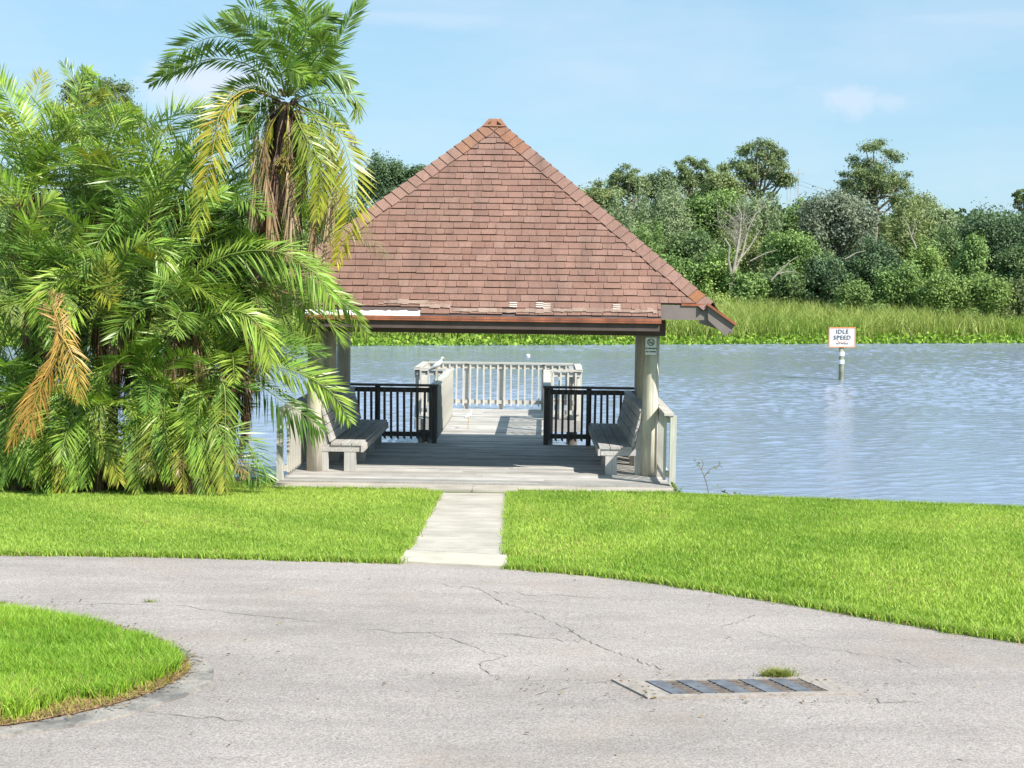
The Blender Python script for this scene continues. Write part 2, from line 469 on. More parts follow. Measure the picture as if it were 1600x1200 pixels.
# cracks: thin dark ribbons lying in the road
mb = MB()
for line in ([(748, 921), (768, 934), (790, 944), (822, 955), (850, 966), (884, 984), (915, 1000), (950, 1017), (985, 1030), (1012, 1041), (1038, 1047)],
             [(670, 992), (735, 1010), (765, 1022), (790, 1028), (752, 1040), (766, 1056), (780, 1058)],
             [(1125, 982), (1150, 973), (1180, 962)], [(1180, 988), (1230, 1002), (1290, 1014), (1350, 1025), (1410, 1035), (1440, 1046)],
             [(-5, 944), (90, 945), (230, 945), (330, 955), (430, 967), (540, 972)], [(560, 985), (640, 992), (760, 990), (880, 1003), (915, 1000)],
             [(690, 914), (760, 925), (820, 931), (930, 935)], [(1345, 1088), (1390, 1100), (1440, 1098)],
             [(160, 1110), (300, 1122), (380, 1130)], [(840, 1085), (920, 1070), (955, 1066)]):
    pts = smooth2([(x, y) for x, y in line], 6, 1.4)
    wv = [(at_ground(x, y)) for x, y in pts]
    prev = None
    for i, p in enumerate(wv):
        w = 0.0036 * (0.2 + random.random() * 1.2)
        q = wv[min(i + 1, len(wv) - 1)] - wv[max(0, i - 1)]; nrm = np.array([-q[1], q[0]]); nrm /= (np.linalg.norm(nrm) + 1e-9)
        a = (p[0] - nrm[0] * w, p[1] - nrm[1] * w, p[2] + 0.0105); b_ = (p[0] + nrm[0] * w, p[1] + nrm[1] * w, p[2] + 0.0105)
        if prev: mb.add([prev[0], prev[1], b_, a], [(0, 1, 2, 3)])
        prev = (a, b_)
o = mb.build('road_cracks', M['crack']); o['kind'] = 'structure'

# lake and far bank
ud = np.linspace(-.42, .42, 760); dd = [16.0]
while dd[-1] < 97: dd.append(dd[-1] + .05 + .0007 * dd[-1])
dd = np.array(dd); GX = dd[:, None] * ud[None]; GY = np.repeat(dd[:, None], len(ud), 1); GZ = np.zeros_like(GX)
wr = np.random.default_rng(5)
gust = .75 + .35 * np.clip(np.sin(GX * .11 + GY * .06 + 1) + np.sin(GY * .17 - GX * .05), -1, 1.4)
for k in range(22):
    lam = .26 * 1.07 ** k * wr.uniform(.92, 1.08); th = wr.normal(.25, .5) + math.pi / 2
    ph = (GX * math.cos(th) + GY * math.sin(th)) * 2 * math.pi / lam + wr.uniform(0, 6.28)
    ph = ph + 1.1 * np.sin(GX * wr.uniform(.3, 1.1) + wr.uniform(0, 6)) + .9 * np.sin(GY * wr.uniform(.3, 1.0) + GX * wr.uniform(-.6, .6))
    env = np.clip(np.sin(GX * wr.uniform(.3, 1.0) / lam + wr.uniform(0, 6)) * np.sin(GY * wr.uniform(.25, .7) / lam + GX * .2 + wr.uniform(0, 6)) + .35, 0, 1.2)
    GZ += .021 * lam ** .7 * env * (np.exp(2.0 * (np.sin(ph) - 1)) - .3) * wr.uniform(.6, 1)
GZ *= gust
fade = np.clip((.42 - np.abs(ud)) / .02, 0, 1)[None] * np.clip((97 - dd) / 2, 0, 1)[:, None]
nu = len(ud); V = np.stack([GX, GY, WATER + GZ * fade], -1).reshape(-1, 3)
i = np.arange(len(dd) - 1)[:, None] * nu + np.arange(nu - 1)[None]
Q = np.stack([i, i + 1, i + 1 + nu, i + nu], -1).reshape(-1, 4)
V = np.vstack([V, [(-700, 14, WATER - .16), (700, 14, WATER - .16), (700, 900, WATER - .16), (-700, 900, WATER - .16)]]); k = len(V) - 4
Q = np.vstack([Q, [[k, k + 1, k + 2, k + 3]]])
o = link('lake', np_mesh('lake', V, Q), M['water'], smooth=True); o['kind'] = 'structure'
def far_shore(x): return 82.0 + 0.36 * x if x > -45 else 65.8 - 0.1 * (x + 45)
V = []; Q = []
fx = np.linspace(-400, 600, 126); prof = [(-3, -1.4), (0.5, -0.8), (4, -0.65), (14, 0.1), (30, 0.6), (120, 1.2), (3500, 1.5)]
for x in fx:
    b0 = far_shore(min(x, 160))
    for dy, z in prof: V.append((x * (1 + dy / 1200), b0 + dy, z + random.uniform(-.1, .1)))
n = len(prof)
for i in range(len(fx) - 1):
    for j in range(n - 1):
        a = i * n + j; Q.append((a, a + n, a + n + 1, a + 1))
o = link('far_bank', np_mesh('far_bank', V, Q), M['bank']); o['kind'] = 'structure'

# seawall of dark planks along the shore left of the pavilion
mb = MB()
for i, x in enumerate(np.arange(-12, -3.5, 0.3)):
    y = float(shore(x)) + 0.04
    mb.box((x, y, WATER - 0.6), (x + 0.292, y + 0.06, -0.075 + random.uniform(-.01, .01)))
mb.box((-12, 21.72, -0.073), (-3.5, 21.98, -0.03))
tag(mb.build('seawall', M['seawall']), 'dark timber seawall edging the lawn between the palms and the pavilion deck', 'seawall')

# ------------------------------------------------------------------ pavilion
PO = np.array([-0.5, 21.45, 0.0]); PA = R(1.2)
def P2L(p):
    d = np.asarray(p, float) - PO
    return np.array([d[0] * math.cos(PA) - d[1] * math.sin(PA), d[0] * math.sin(PA) + d[1] * math.cos(PA), d[2]])
pav = thing('lakeside_pavilion', 'open timber pavilion with brown shingled hip roof on round posts over the lake edge', 'pavilion', tuple(PO), -PA)

def tone(a=0.85, b=1.12):
    q = random.uniform(a, b); return (q * random.uniform(.98, 1.02), q, q * random.uniform(.97, 1.03))

def planks(mb, x0, x1, y0, y1, z, w=0.142, gap=0.007, th=0.038, wob=0.012):
    y = y0
    while y < y1 - 0.02:
        yy = min(y + w, y1); c = tone(0.72, 1.2)
        dz = random.uniform(-.004, .004)
        cut = random.uniform(0.3, 0.7) * (x1 - x0) + x0 if (x1 - x0) > 3 else None
        if cut:
            mb.box((x0 - random.uniform(0, wob), y, z - th + dz), (cut - 0.002, yy - gap, z + dz), c)
            c = tone(0.72, 1.2); dz = random.uniform(-.004, .004)
            mb.box((cut + 0.002, y, z - th + dz), (x1 + random.uniform(0, wob), yy - gap, z + dz), c)
        else:
            mb.box((x0 - random.uniform(0, wob), y, z - th + dz), (x1 + random.uniform(0, wob), yy - gap, z + dz), c)
        y += w
mb = MB(); planks(mb, -2.9, 2.84, 0.03, 5.05, 0.0)
mb.build('decking', M['deckwood'], pav)
mb = MB()
mb.box((-2.9, -0.012, -0.2), (2.85, 0.026, -0.004), (0.8, 0.8, 0.8)); mb.box((-2.9, 5.03, -0.25), (2.85, 5.07, -0.045), (.6, .6, .6))
for x in np.linspace(-2.8, 2.75, 9): mb.box((x - .025, .04, -.23), (x + .025, 5.02, -.042), (.6, .6, .6))
mb.build('joist_frame', M['benchy'], pav)
for x in (-2.5, -0.9, 0.9, 2.5):
    for y in (1.6, 4.6):
        MB().tube([(x, y, -2), (x, y, -.235)], .12, 10).build('pile', M['pile'], pav, smooth=True)

def baluster_mesh(h0, h1, w):
    mb = MB()
    x = w / 2
    # square stick with a slanted cut at its foot
    mb.add([(-x, -x, h0 + w), (x, -x, h0 + w * .2), (x, x, h0 + w * .2), (-x, x, h0 + w), (-x, -x, h1), (x, -x, h1), (x, x, h1), (-x, x, h1)],
           [(3, 2, 1, 0), (4, 5, 6, 7), (0, 1, 5, 4), (1, 2, 6, 5), (2, 3, 7, 6), (3, 0, 4, 7)], tone(.9, 1.1))
    return mb.mesh('baluster')

def railing(parent, a, b, name='railing', posts=(0, 1), spacing=0.115, bw=0.042, h=1.07, mrail=None, mpost=None, side=1, label=None, low=0.06, capw=0.14):
    """rails from a to b (deck level, local x,y); children: posts, cap, balusters"""
    a = Vector((a[0], a[1], 0)); b = Vector((b[0], b[1], 0)); t = (b - a); Lr = t.length; t.normalize()
    nrm = Vector((-t.y, t.x, 0)) * side
    ml = M['railx'] if abs(t.x) > .7 else M['raily']
    mb = MB()
    for z in (0.165, 0.965):
        mb.bar(a + Vector((0, 0, z)), b + Vector((0, 0, z)), 0.038, 0.085, tone(.95, 1.05))
    rail = mb.build(name, mrail or ml, parent, label)
    mb = MB(); e = t * 0.06
    mb.bar(a - e + Vector((0, 0, h - .019)), b + e + Vector((0, 0, h - .019)), capw, 0.038, tone(.95, 1.08))
    mb.build('cap_rail', mrail or ml, rail)
    for u in posts:
        p = a + t * Lr * u
        mb = MB(); mb.box((-.045, -.045, -.22), (.045, .045, h - .04), tone(.92, 1.05))
        o = mb.build('post', mpost or M['railwood'], rail); o.location = p - nrm * 0.068
    n = max(1, int(Lr / spacing)); first = baluster_mesh(low, h - .06, bw)
    first.materials.append(mpost or M['railwood'])
    for i in range(n):
        u = (i + 0.5) / n
        p = a + t * Lr * u
        o = bpy.data.objects.new('baluster', first); COL.objects.link(o); o.parent = rail
        o.location = p + nrm * (0.021 + bw / 2); o.rotation_euler = (0, random.uniform(-.012, .012), 0 if abs(t.x) > .7 else math.pi / 2)
    return rail

# back railings either side of the way to the dock, and the two sides
railing(pav, (-2.78, 4.97), (-1.0, 4.97), posts=(0.0, 0.42, 1.0), side=-1, mrail=M['shade_rail'], mpost=M['shade_rail'], label='weathered railing left of the way to the dock, roof shade in its colour')
railing(pav, (1.02, 4.97), (2.76, 4.97), posts=(0.0, 0.44, 1.0), side=-1, mrail=M['shade_rail'], mpost=M['shade_rail'], label='weathered railing right of the way to the dock, roof shade in its colour')
railing(pav, (2.80, 0.06), (2.80, 4.9), posts=(0.0, 0.5, 1.0), side=1, spacing=0.14)
railing(pav, (-2.84, 0.06), (-2.84, 4.9), posts=(0.0, 0.5, 1.0), side=-1, spacing=0.14)

# round posts, beams
POSTS = [(-2.56, 1.12), (-2.58, 2.8), (-2.6, 4.62), (2.60, 1.12), (2.63, 2.8), (2.70, 4.62)]
for x, y in POSTS:
    mb = MB(); lean = random.uniform(-.01, .01)
    mb.tube([(x, y, -.01), (x + lean * .3, y, .7), (x + lean * .6, y, 1.5), (x + lean, y, 2.36)], [.128, .124, .122, .118], 20, tone(.94, 1.05))
    mb.build('round_post', M['post'], pav, smooth=True)
EX0, EX1, EZ, EY = -2.58, 2.68, 2.42, 0.25          # the dropped front eave
CX0, CX1, CY0, CY1, CZ = -3.42, 3.42, 0.45, 4.78, 2.66   # hip corners
AX, AY, AZ = 0.11, 2.62, 5.54                       # apex
for y in (0.98, 4.62):
    mb = MB(); mb.box((-2.72, y - .06, 2.16), (2.80, y + .06, 2.40)); mb.build('beam', M['darkbeam'], pav)
for x in (-2.58, 2.65):
    mb = MB(); mb.box((x - .05, 1.05, 2.18), (x + .05, 4.55, 2.41)); mb.build('beam', M['darkbeam'], pav)

# roof: sheathing plus courses of single shingles
apex = Vector((AX, AY, AZ))
c = [Vector((CX0, CY0, CZ)), Vector((CX1, CY0, CZ)), Vector((CX1, CY1, CZ)), Vector((CX0, CY1, CZ))]
sl_f = (AZ - CZ) / (AY - CY0)
RX = 0.34; RZ = (AZ - CZ) / (CX1 - AX) * RX         # how far the side slopes run past the corners
mbS = MB()
def slab(mb, pts, th, col):
    n = (pts[1] - pts[0]).cross(pts[-1] - pts[0]).normalized()
    k = len(pts)
    vs = [p for p in pts] + [p - n * th for p in pts]
    fs = [tuple(range(k)), tuple(reversed(range(k, 2 * k)))] + [(i, i + k, (i + 1) % k + k, (i + 1) % k) for i in range(k)]
    mb.add(vs, fs, col)
sheath = MB()
fe = [Vector((EX0, EY, CZ - sl_f * (CY0 - EY))), Vector((EX1, EY, CZ - sl_f * (CY0 - EY)))]
slab(sheath, [c[0], c[1], apex], .03, (.2, .16, .14))
slab(sheath, [Vector((EX0, EY, fe[0].z)), Vector((EX1, EY, fe[1].z)), Vector((EX1, CY0, CZ)), Vector((EX0, CY0, CZ))], .03, (.2, .16, .14))
rs = [Vector((CX1 + RX, CY0 - .02, CZ - RZ)), Vector((CX1 + RX, CY1 + .02, CZ - RZ))]
ls = [Vector((CX0 - RX, CY0 - .02, CZ - RZ)), Vector((CX0 - RX, CY1 + .02, CZ - RZ))]
slab(sheath, [c[1], c[2], apex], .03, (.2, .16, .14)); slab(sheath, [c[1], rs[0], rs[1], c[2]], .03, (.2, .16, .14))
slab(sheath, [c[3], c[0], apex], .03, (.2, .16, .14)); slab(sheath, [c[3], ls[1], ls[0], c[0]], .03, (.2, .16, .14))
slab(sheath, [c[2], c[3], apex], .03, (.2, .16, .14))

def sh_col():
    q = random.gauss(1, .06); r_ = random.random()
    base = (0.262, 0.153, 0.121) if r_ < .72 else ((0.245, 0.138, 0.108) if r_ < .86 else (0.27, 0.166, 0.134))
    return tuple(x * q for x in base)

def shingle_face(mb, A, B, top, ncourse, extra=0, ends=None, skip=None):
    """A,B bottom corners, top apex. Courses run parallel to AB. extra = courses below AB inside x-range ends"""
    e = (B - A).normalized(); mid = (A + B) / 2
    foot = A + e * (top - A).dot(e)
    s = (top - foot); Ls = s.length; s.normalize(); n = e.cross(s).normalized()
    if n.z < 0: n = -n
    step = Ls / ncourse
    for k in range(-extra, ncourse):
        h0 = k * step; h1 = h0 + step * 1.25
        if k >= 0:
            f0 = h0 / Ls
            u0 = (A - foot).dot(e) * (1 - f0); u1 = (B - foot).dot(e) * (1 - f0)
        else:
            u0, u1 = ends[0] - foot.dot(e) if False else ends[0], ends[1]
        u = u0 + random.uniform(-.25, 0)
        while u < u1:
            w = random.choice((.13, .16, .2, .23, .26))
            a, b_ = max(u, u0), min(u + w, u1)
            u += w
            if b_ - a < .012: continue
            if skip and skip(k, (a + b_) / 2): continue
            ga = .004
            lift = .019 + random.uniform(-.005, .006); dy = random.uniform(-.006, .006)
            top_f = min(1, max(0, h1 / Ls)); lim0 = (A - foot).dot(e) * (1 - top_f); lim1 = (B - foot).dot(e) * (1 - top_f)
            at, bt = (max(a, lim0), min(b_, lim1)) if k >= 0 else (a, b_)
            if bt <= at: at = bt = min(max((a + b_) / 2, lim0), lim1)
            p = [foot + e * (a + ga) + s * (h0 + dy) + n * (lift + .004), foot + e * (b_ - ga) + s * (h0 + dy) + n * (lift + .004), foot + e * bt + s * min(h1, Ls) + n * .004, foot + e * at + s * min(h1, Ls) + n * .004]
            q = [foot + e * a + s * (h0 + dy) - n * .001, foot + e * b_ + s * (h0 + dy) - n * .001]
            col = sh_col()
            dk = (.075, .05, .042)  # step edges coloured dark to stand in for the course shadow lines
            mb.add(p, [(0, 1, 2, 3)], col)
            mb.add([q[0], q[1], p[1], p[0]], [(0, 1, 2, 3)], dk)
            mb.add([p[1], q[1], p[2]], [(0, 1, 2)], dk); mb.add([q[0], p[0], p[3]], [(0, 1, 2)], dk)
    return foot, e, s, n, step
u_end = (EX0 - AX, EX1 - AX)
def torn(k, u):   # the lowest courses are torn away in places, showing what lies beneath
    if k == -2: return (u < -1.0) or (0.2 < u < 0.4)
    return False
foot, eF, sF, nF, stepF = shingle_face(mbS, c[0], c[1], apex, 29, 2, u_end, torn)
shingle_face(mbS, c[1], c[2], apex, 27); shingle_face(mbS, c[2], c[3], apex, 23); shingle_face(mbS, c[3], c[0], apex, 27)
for (A, B) in ((rs, 1), (ls, -1)):
    pass
for s_, r_ in ((1, rs), (-1, ls)):   # the run of side slope below the corners
    top0, top1 = (c[1], c[2]) if s_ > 0 else (c[0], c[3])
    for k in range(3):
        f0, f1 = k / 3, (k + 1) / 3
        y = 0.0
        Ltot = (r_[1] - r_[0]).length
        while y < Ltot:
            w = random.choice((.2, .26, .3)); y1 = min(y + w, Ltot)
            dvec = (r_[1] - r_[0]).normalized()
            up = Vector((0.6 * s_, 0, 1)).normalized() * .016
            a = r_[0] + dvec * y; b_ = r_[0] + dvec * y1
            off = (top0 - r_[0])
            off = Vector((off.x, 0, off.z))
            mbS.add([a + off * f0 + up, b_ + off * f0 + up, b_ + off * f1 + up * .4, a + off * f1 + up * .4], [(0, 1, 2, 3)], sh_col())
            y = y1
roof = mbS.build('roof', M['shingle'], pav)
sheath.build('roof_sheathing', M['darkbeam'], roof)

# ridge caps: folded shingles overlapping up each hip, one wing on each roof face
fcen = [(c[0] + c[1] + apex) / 3, (c[1] + c[2] + apex) / 3, (c[2] + c[3] + apex) / 3, (c[3] + c[0] + apex) / 3]
def fnorm(k):
    q = (c[(k + 1) % 4] - c[k]).cross(apex - c[k]).normalized(); return q if q.z > 0 else -q
def hip_caps(k, n):
    foot_p = c[k]; d = (apex - foot_p); Ld = d.length; d.normalize()
    wings = []
    for f in (k, (k - 1) % 4):
        nf = fnorm(f); w = nf.cross(d).normalized(); w = w if w.dot(fcen[f] - foot_p) > 0 else -w
        wings.append((w, nf))
    up = (wings[0][1] + wings[1][1]).normalized()
    mb = MB()
    for i in range(n):
        f0, f1 = i / n - .004, min(1, (i + 1.3) / n)
        ww = .175 + random.uniform(-.012, .012); q_ = random.uniform(.98, 1.16); col = tuple(x * q_ for x in (.275, .166, .134))
        if i >= n - 5: col = (0.31 * random.uniform(.88, 1.08), 0.158, 0.105)
        if i == 1 and k < 2: col = (0.33, 0.15, 0.075)
        a = foot_p + d * Ld * f0 + up * .062; b_ = foot_p + d * Ld * f1 + up * .036
        for w, nf in wings:
            lo0, lo1 = nf * .034, nf * .016
            A0 = foot_p + d * (Ld * f0 + random.uniform(-.01, .01)) + w * ww + lo0; B0 = foot_p + d * Ld * f1 + w * ww * .97 + lo1
            th_ = up * -.024
            mb.add([a, A0, B0, b_, a + th_, A0 + th_], [(0, 1, 2, 3)], col)
            mb.add([a, A0, a + th_, A0 + th_, B0, B0 + nf * -.014], [(0, 2, 3, 1), (1, 3, 5, 4)], (.05, .035, .03))
    return mb.build('hip_cap', M['shingle'], roof)
for k in range(4): hip_caps(k, 30)
mb = MB()
z0 = AZ - .035
mb.add([(AX - .2, AY - .15, z0 - .07), (AX + .2, AY - .15, z0 - .07), (AX + .2, AY + .15, z0 - .07), (AX - .2, AY + .15, z0 - .07), (AX - .1, AY - .04, z0 + .06), (AX + .1, AY - .04, z0 + .065), (AX + .1, AY + .04, z0 + .065), (AX - .1, AY + .04, z0 + .06)],
       [(0, 1, 5, 4), (1, 2, 6, 5), (2, 3, 7, 6), (3, 0, 4, 7), (4, 5, 6, 7)], (0.32, 0.155, 0.098))
for k in range(4):
    mb.box((AX - .06 + k * .035, AY - .05, z0 + .052), (AX - .045 + k * .035, AY + .0, z0 + .07 + random.uniform(0, .008)), (.6, .52, .48))
mb.build('apex_cap', M['shingle'], roof)

# front eave: exposed white underlayment with a ragged edge, drip edge, fascias
zE = float(foot.z)
def onface(u, h, lift): return foot + eF * u + sF * h + nF * lift
hb = -2 * stepF - .03
mb = MB()
u = u_end[0]
pts = []
while u < u_end[1]:
    pts.append(u); u += random.uniform(.03, .08)
pts.append(u_end[1])
top_prev = None
for i in range(len(pts) - 1):
    a, b_ = pts[i], pts[i + 1]
    big = a < -1.0
    hi = .085 if big else .03
    t0 = top_prev if top_prev is not None else hi
    if not big: break
    t1 = hi * random.uniform(.75, 1.1) if big else hi * random.choice((.2, .5, 1.0, 1.0))
    mb.add([onface(a, hb - .01, .008), onface(b_, hb - .01, .008), onface(b_, hb + t1, .008), onface(a, hb + t0, .008)], [(0, 1, 2, 3)])
    top_prev = t1
mb.build('exposed_underlayment', M['white'], roof)
for (u0, u1, h0) in ((-1.62, -.78, -.7), (-1.0, -.55, -1.15), (.9, 2.5, -1.55), (-.5, .95, -1.75)):   # curled and faded scraps of the starter course
    mb = MB()
    uu = u0
    while uu < u1:
        w = random.uniform(.06, .16); w = min(w, u1 - uu + .01)
        hh = h0 * stepF + random.uniform(-.012, .012); tt = random.uniform(.05, .085) * (1 if h0 < -1 else math.sin(math.pi * (uu + w / 2 - u0) / (u1 - u0)) * .8 + .4)
        mb.add([onface(uu, hh, .03), onface(uu + w, hh + random.uniform(-.01, .01), .034), onface(uu + w, hh + tt, .024), onface(uu, hh + tt, .024)], [(0, 1, 2, 3)], random.choice(((.33, .235, .19), (.29, .195, .155), (.36, .26, .21))))
        uu += w
    mb.build('torn_shingle', M['shingle'], roof)
for (uc, hk) in ((.33, -.35), (.72, -.35), (.83, -.5), (1.86, -.5)):
    mb = MB()
    for j in range(3):
        mb.add([onface(uc, hk * stepF - .035 * j, .026), onface(uc + .11, hk * stepF - .035 * j, .026), onface(uc + .11, hk * stepF - .035 * j + .016, .026), onface(uc, hk * stepF - .035 * j + .016, .026)], [(0, 1, 2, 3)], (.75, .66, .58))
    mb.build('pale_scrape', M['shingle'], roof)
p0, p1 = onface(u_end[0], hb - .012, -.01), onface(u_end[1], hb - .012, -.01)
mb = MB(); mb.box((p0.x, p0.y - .03, p0.z - .055), (p1.x, p1.y + .012, p1.z + .012)); mb.build('drip_edge', M['copper'], roof)
mb = MB(); mb.box((p0.x + .02, p0.y + .02, p0.z - .17), (p1.x - .02, p1.y + .05, p1.z - .05)); mb.build('front_fascia', M['darkbeam'], roof)
for x0, x1 in ((EX1 + .004, CX1 - .02), (CX0 + .02, EX0 - .004)):
    mb = MB(); mb.box((x0, CY0 - .03, CZ - .235), (x1, CY0 + .02, CZ - .022)); mb.build('corner_fascia', M['fascia'], roof)
    mb = MB(); mb.box((x0 + .3 if x0 > 0 else x0, CY0 - .05, CZ - .03), (x1 if x0 > 0 else x1 - .3, CY0 + .0, CZ + .006)); mb.build('drip_edge', M['copper'], roof)
for s_, r_, k in ((1, rs, c[1]), (-1, ls, c[0])):
    # sloping end board of the side eave, its drip strip, and the long fascia along the side
    d = Vector((r_[0].x - k.x, 0, r_[0].z - k.z)).normalized(); nn = Vector((d.z * s_, 0, -d.x * s_)); nn = nn if nn.z < 0 else -nn
    y0, y1 = CY0 - .07, CY0 - .032
    A = Vector((k.x - .06 * s_, 0, k.z - .01)); B = Vector((r_[0].x + .02 * s_, 0, r_[0].z - .01))
    quad = [A, B, B + nn * .215, Vector((k.x - .04 * s_, 0, k.z - .235))]
    mb = MB()
    vs = [(p.x, y0, p.z) for p in quad] + [(p.x, y1, p.z) for p in quad]
    mb.add(vs, [(0, 1, 2, 3), (7, 6, 5, 4), (0, 4, 5, 1), (1, 5, 6, 2), (2, 6, 7, 3), (3, 7, 4, 0)])
    mb.build('rake_board', M['fascia'], roof)
    mb = MB(); mb.bar((A.x, CY0 - .09, A.z + .012), (B.x + .01 * s_, CY0 - .09, B.z + .012), .05, .035); mb.build('drip_edge', M['copper'], roof)
    mb = MB(); mb.bar((B.x - .045 * s_, CY0 - .03, B.z - .06), (B.x - .045 * s_, CY1 + .06, B.z - .06), .04, .11); mb.build('side_fascia', M['fascia'], roof)

# ------------------------------------------------------------------ dock
dock = thing('fishing_dock', 'pale timber dock with white balustrade leading from the pavilion to a T head', 'dock', tuple(PO), -PA)
mb = MB(); planks(mb, -1.02, 1.03, 5.08, 9.6, -.004); planks(mb, -1.75, 1.75, 9.6, 12.05, -.004)
mb.build('decking', M['deckwood'], dock)
mb = MB()
for x in (-.95, 0, .95): mb.box((x - .025, 5.1, -.24), (x + .025, 12, -.046), (.7, .7, .7))
mb.box((-1.75, 12.06, -.24), (1.75, 12.1, -.01), (.8, .8, .8)); mb.box((-1.75, 9.55, -.24), (-1.06, 9.59, -.01), (.8, .8, .8)); mb.box((1.06, 9.55, -.24), (1.75, 9.59, -.01), (.8, .8, .8))
mb.build('joist_frame', M['benchy'], dock)
for x, y in ((-.9, 7), (.9, 7), (-1.6, 9.8), (1.6, 9.8), (-1.6, 11.8), (0, 11.8), (1.6, 11.8)):
    MB().tube([(x, y, -2), (x, y, -.235)], .1, 10).build('pile', M['pile'], dock, smooth=True)
kw = dict(spacing=.152, bw=.036)
railing(dock, (-1.0, 5.1), (-1.0, 9.6), posts=(0.02, .5, 1), side=-1, **kw)
railing(dock, (1.03, 5.1), (1.03, 9.6), posts=(0.02, .5, 1), side=1, **kw)
railing(dock, (-1.72, 9.62), (-1.06, 9.62), posts=(0,), side=-1, **kw)
railing(dock, (1.09, 9.62), (1.72, 9.62), posts=(1,), side=-1, **kw)
railing(dock, (-1.72, 9.62), (-1.72, 12.0), posts=(1,), side=-1, **kw)
railing(dock, (1.72, 9.62), (1.72, 12.0), posts=(1,), side=1, **kw)
railing(dock, (-1.72, 12.0), (1.72, 12.0), posts=(.27, .5, .78), side=-1, **kw)

# ------------------------------------------------------------------ benches
def bench(label, x_front, x_back, y0, y1, splay=0, group='slatted timber benches facing each other under the roof'):
    """local pavilion coordinates; the seat faces +x if x_front > x_back"""
    s = 1 if x_front > x_back else -1
    w = abs(x_front - x_back); L_ = y1 - y0
    o = thing('bench', label, 'bench', tuple(PO + np.array([x_back * math.cos(PA) + y0 * math.sin(PA), -x_back * math.sin(PA) + y0 * math.cos(PA), 0])), -PA - splay, group)
    mb = MB(); mb2 = MB()
    seat_in, seat_out = w * .24, w
    n = 3; sw = (seat_out - seat_in) / n
    for i in range(n):
        x0 = seat_in + i * sw + .006; x1 = seat_in + (i + 1) * sw - .006
        mb.box((min(s * x0, s * x1), 0, .402), (max(s * x0, s * x1), L_, .44), tone(.85, 1.12))
    mb.build('seat', M['benchy'], o)
    mb = MB()
    bx0, bz0, bx1, bz1 = seat_in, .45, .02, 1.0
    for i in range(4):
        f0, f1 = i / 4 + .012, (i + 1) / 4 - .012
        f = (f0 + f1) / 2
        p = Vector((s * (bx0 + (bx1 - bx0) * f), 0, bz0 + (bz1 - bz0) * f)); d = Vector((s * (bx1 - bx0), 0, bz1 - bz0)).normalized()
        q = p + Vector((0, L_, 0)); hh = (bz1 - bz0) * (f1 - f0) * 1.04
        nn = d.cross(Vector((0, 1, 0)))
        mb.bar(p, q, .036, hh, tone(.85, 1.12), up=d)
    mb.bar((s * .0, 0, 1.015), (s * .0, L_, 1.015), .12, .036, tone(.9, 1.1))
    mb.build('backrest', M['benchy'], o)
    mb = MB(); xx = sorted((s * (seat_out - .02), s * (seat_out + .018)))
    mb.box((xx[0] + .002, .0, .30), (xx[1], L_, .40), tone(.9, 1.05)); mb.build('seat_apron', M['benchy'], o)
    k = max(2, round(L_ / 1.2) + 1)
    for i in range(k):
        y = .03 + (L_ - .14) * i / (k - 1)
        mb = MB(); xx = sorted((s * (w - .28), s * (w - .1))); mb.box((xx[0], y, 0), (xx[1], y + .09, .302), tone(.9, 1.1)); mb.build('leg', M['benchz'], o)
        mb = MB(); xx = sorted((s * (-.06), s * .11)); mb.box((xx[0], y, 0), (xx[1], y + .09, .302), tone(.9, 1.1)); mb.build('leg', M['benchz'], o)
        mb = MB(); xx = sorted((s * (-.06), s * (w - .03))); mb.box((xx[0], y - .008, .303), (xx[1], y + .085, .400), tone(.9, 1.1)); mb.build('seat_bearer', M['railx'] if False else M['benchy'], o)
        # slanted backrest upright
        mb = MB(); x0 = -.06; 
        pr = [(x0, .402), (seat_in - .03, .402), (.0, .99), (x0 - .0, .99)]
        vs = [(s * a, y, z) for a, z in pr] + [(s * a, y + .08, z) for a, z in pr]
        mb.add(vs, [(0, 1, 2, 3), (7, 6, 5, 4), (0, 4, 5, 1), (1, 5, 6, 2), (2, 6, 7, 3), (3, 7, 4, 0)], tone(.9, 1.05)); mb.build('back_upright', M['benchz'], o)
    return o
bench('weathered slatted bench on the left side of the pavilion, partly behind palm fronds', -1.82, -2.46, 1.05, 4.75, 0)
bench('weathered slatted bench beside the post that carries the no smoking sign', 1.83, 2.5, 1.08, 4.7, -R(0.7))
bench('pale slatted bench at the right end of the dock T head', 1.12, 1.58, 9.85, 11.6, 0, 'benches on the dock')

# ------------------------------------------------------------------ signs
def text_mesh(body, size, name, mat, parent, loc, rot=(math.pi / 2, 0, 0), bold=0.0):
    cu = bpy.data.curves.new('lettering', 'FONT'); cu.body = body; cu.size = size; cu.align_x = 'CENTER'; cu.align_y = 'CENTER'
    cu.offset = bold; cu.extrude = 0.002; cu.resolution_u = 3; cu.space_character = 1.12
    ob = bpy.data.objects.new('lettering', cu); COL.objects.link(ob)
    bpy.context.view_layer.update()
    me = bpy.data.meshes.new_from_object(ob)
    bpy.data.objects.remove(ob)
    o = link(name, me, mat, parent); o.location = loc; o.rotation_euler = rot
    return o
def ring(mb, r0, r1, a0, a1, y0, y1, n=40, cx=0, cz=0):
    for i in range(n):
        t0, t1 = a0 + (a1 - a0) * i / n, a0 + (a1 - a0) * (i + 1) / n
        q = [(cx + r * math.cos(t_), cz + r * math.sin(t_)) for r, t_ in ((r0, t0), (r1, t0), (r1, t1), (r0, t1))]
        mb.add([(a, y0, b_) for a, b_ in q] + [(a, y1, b_) for a, b_ in q], [(0, 1, 2, 3), (7, 6, 5, 4), (0, 4, 5, 1), (1, 5, 6, 2), (2, 6, 7, 3), (3, 7, 4, 0)])

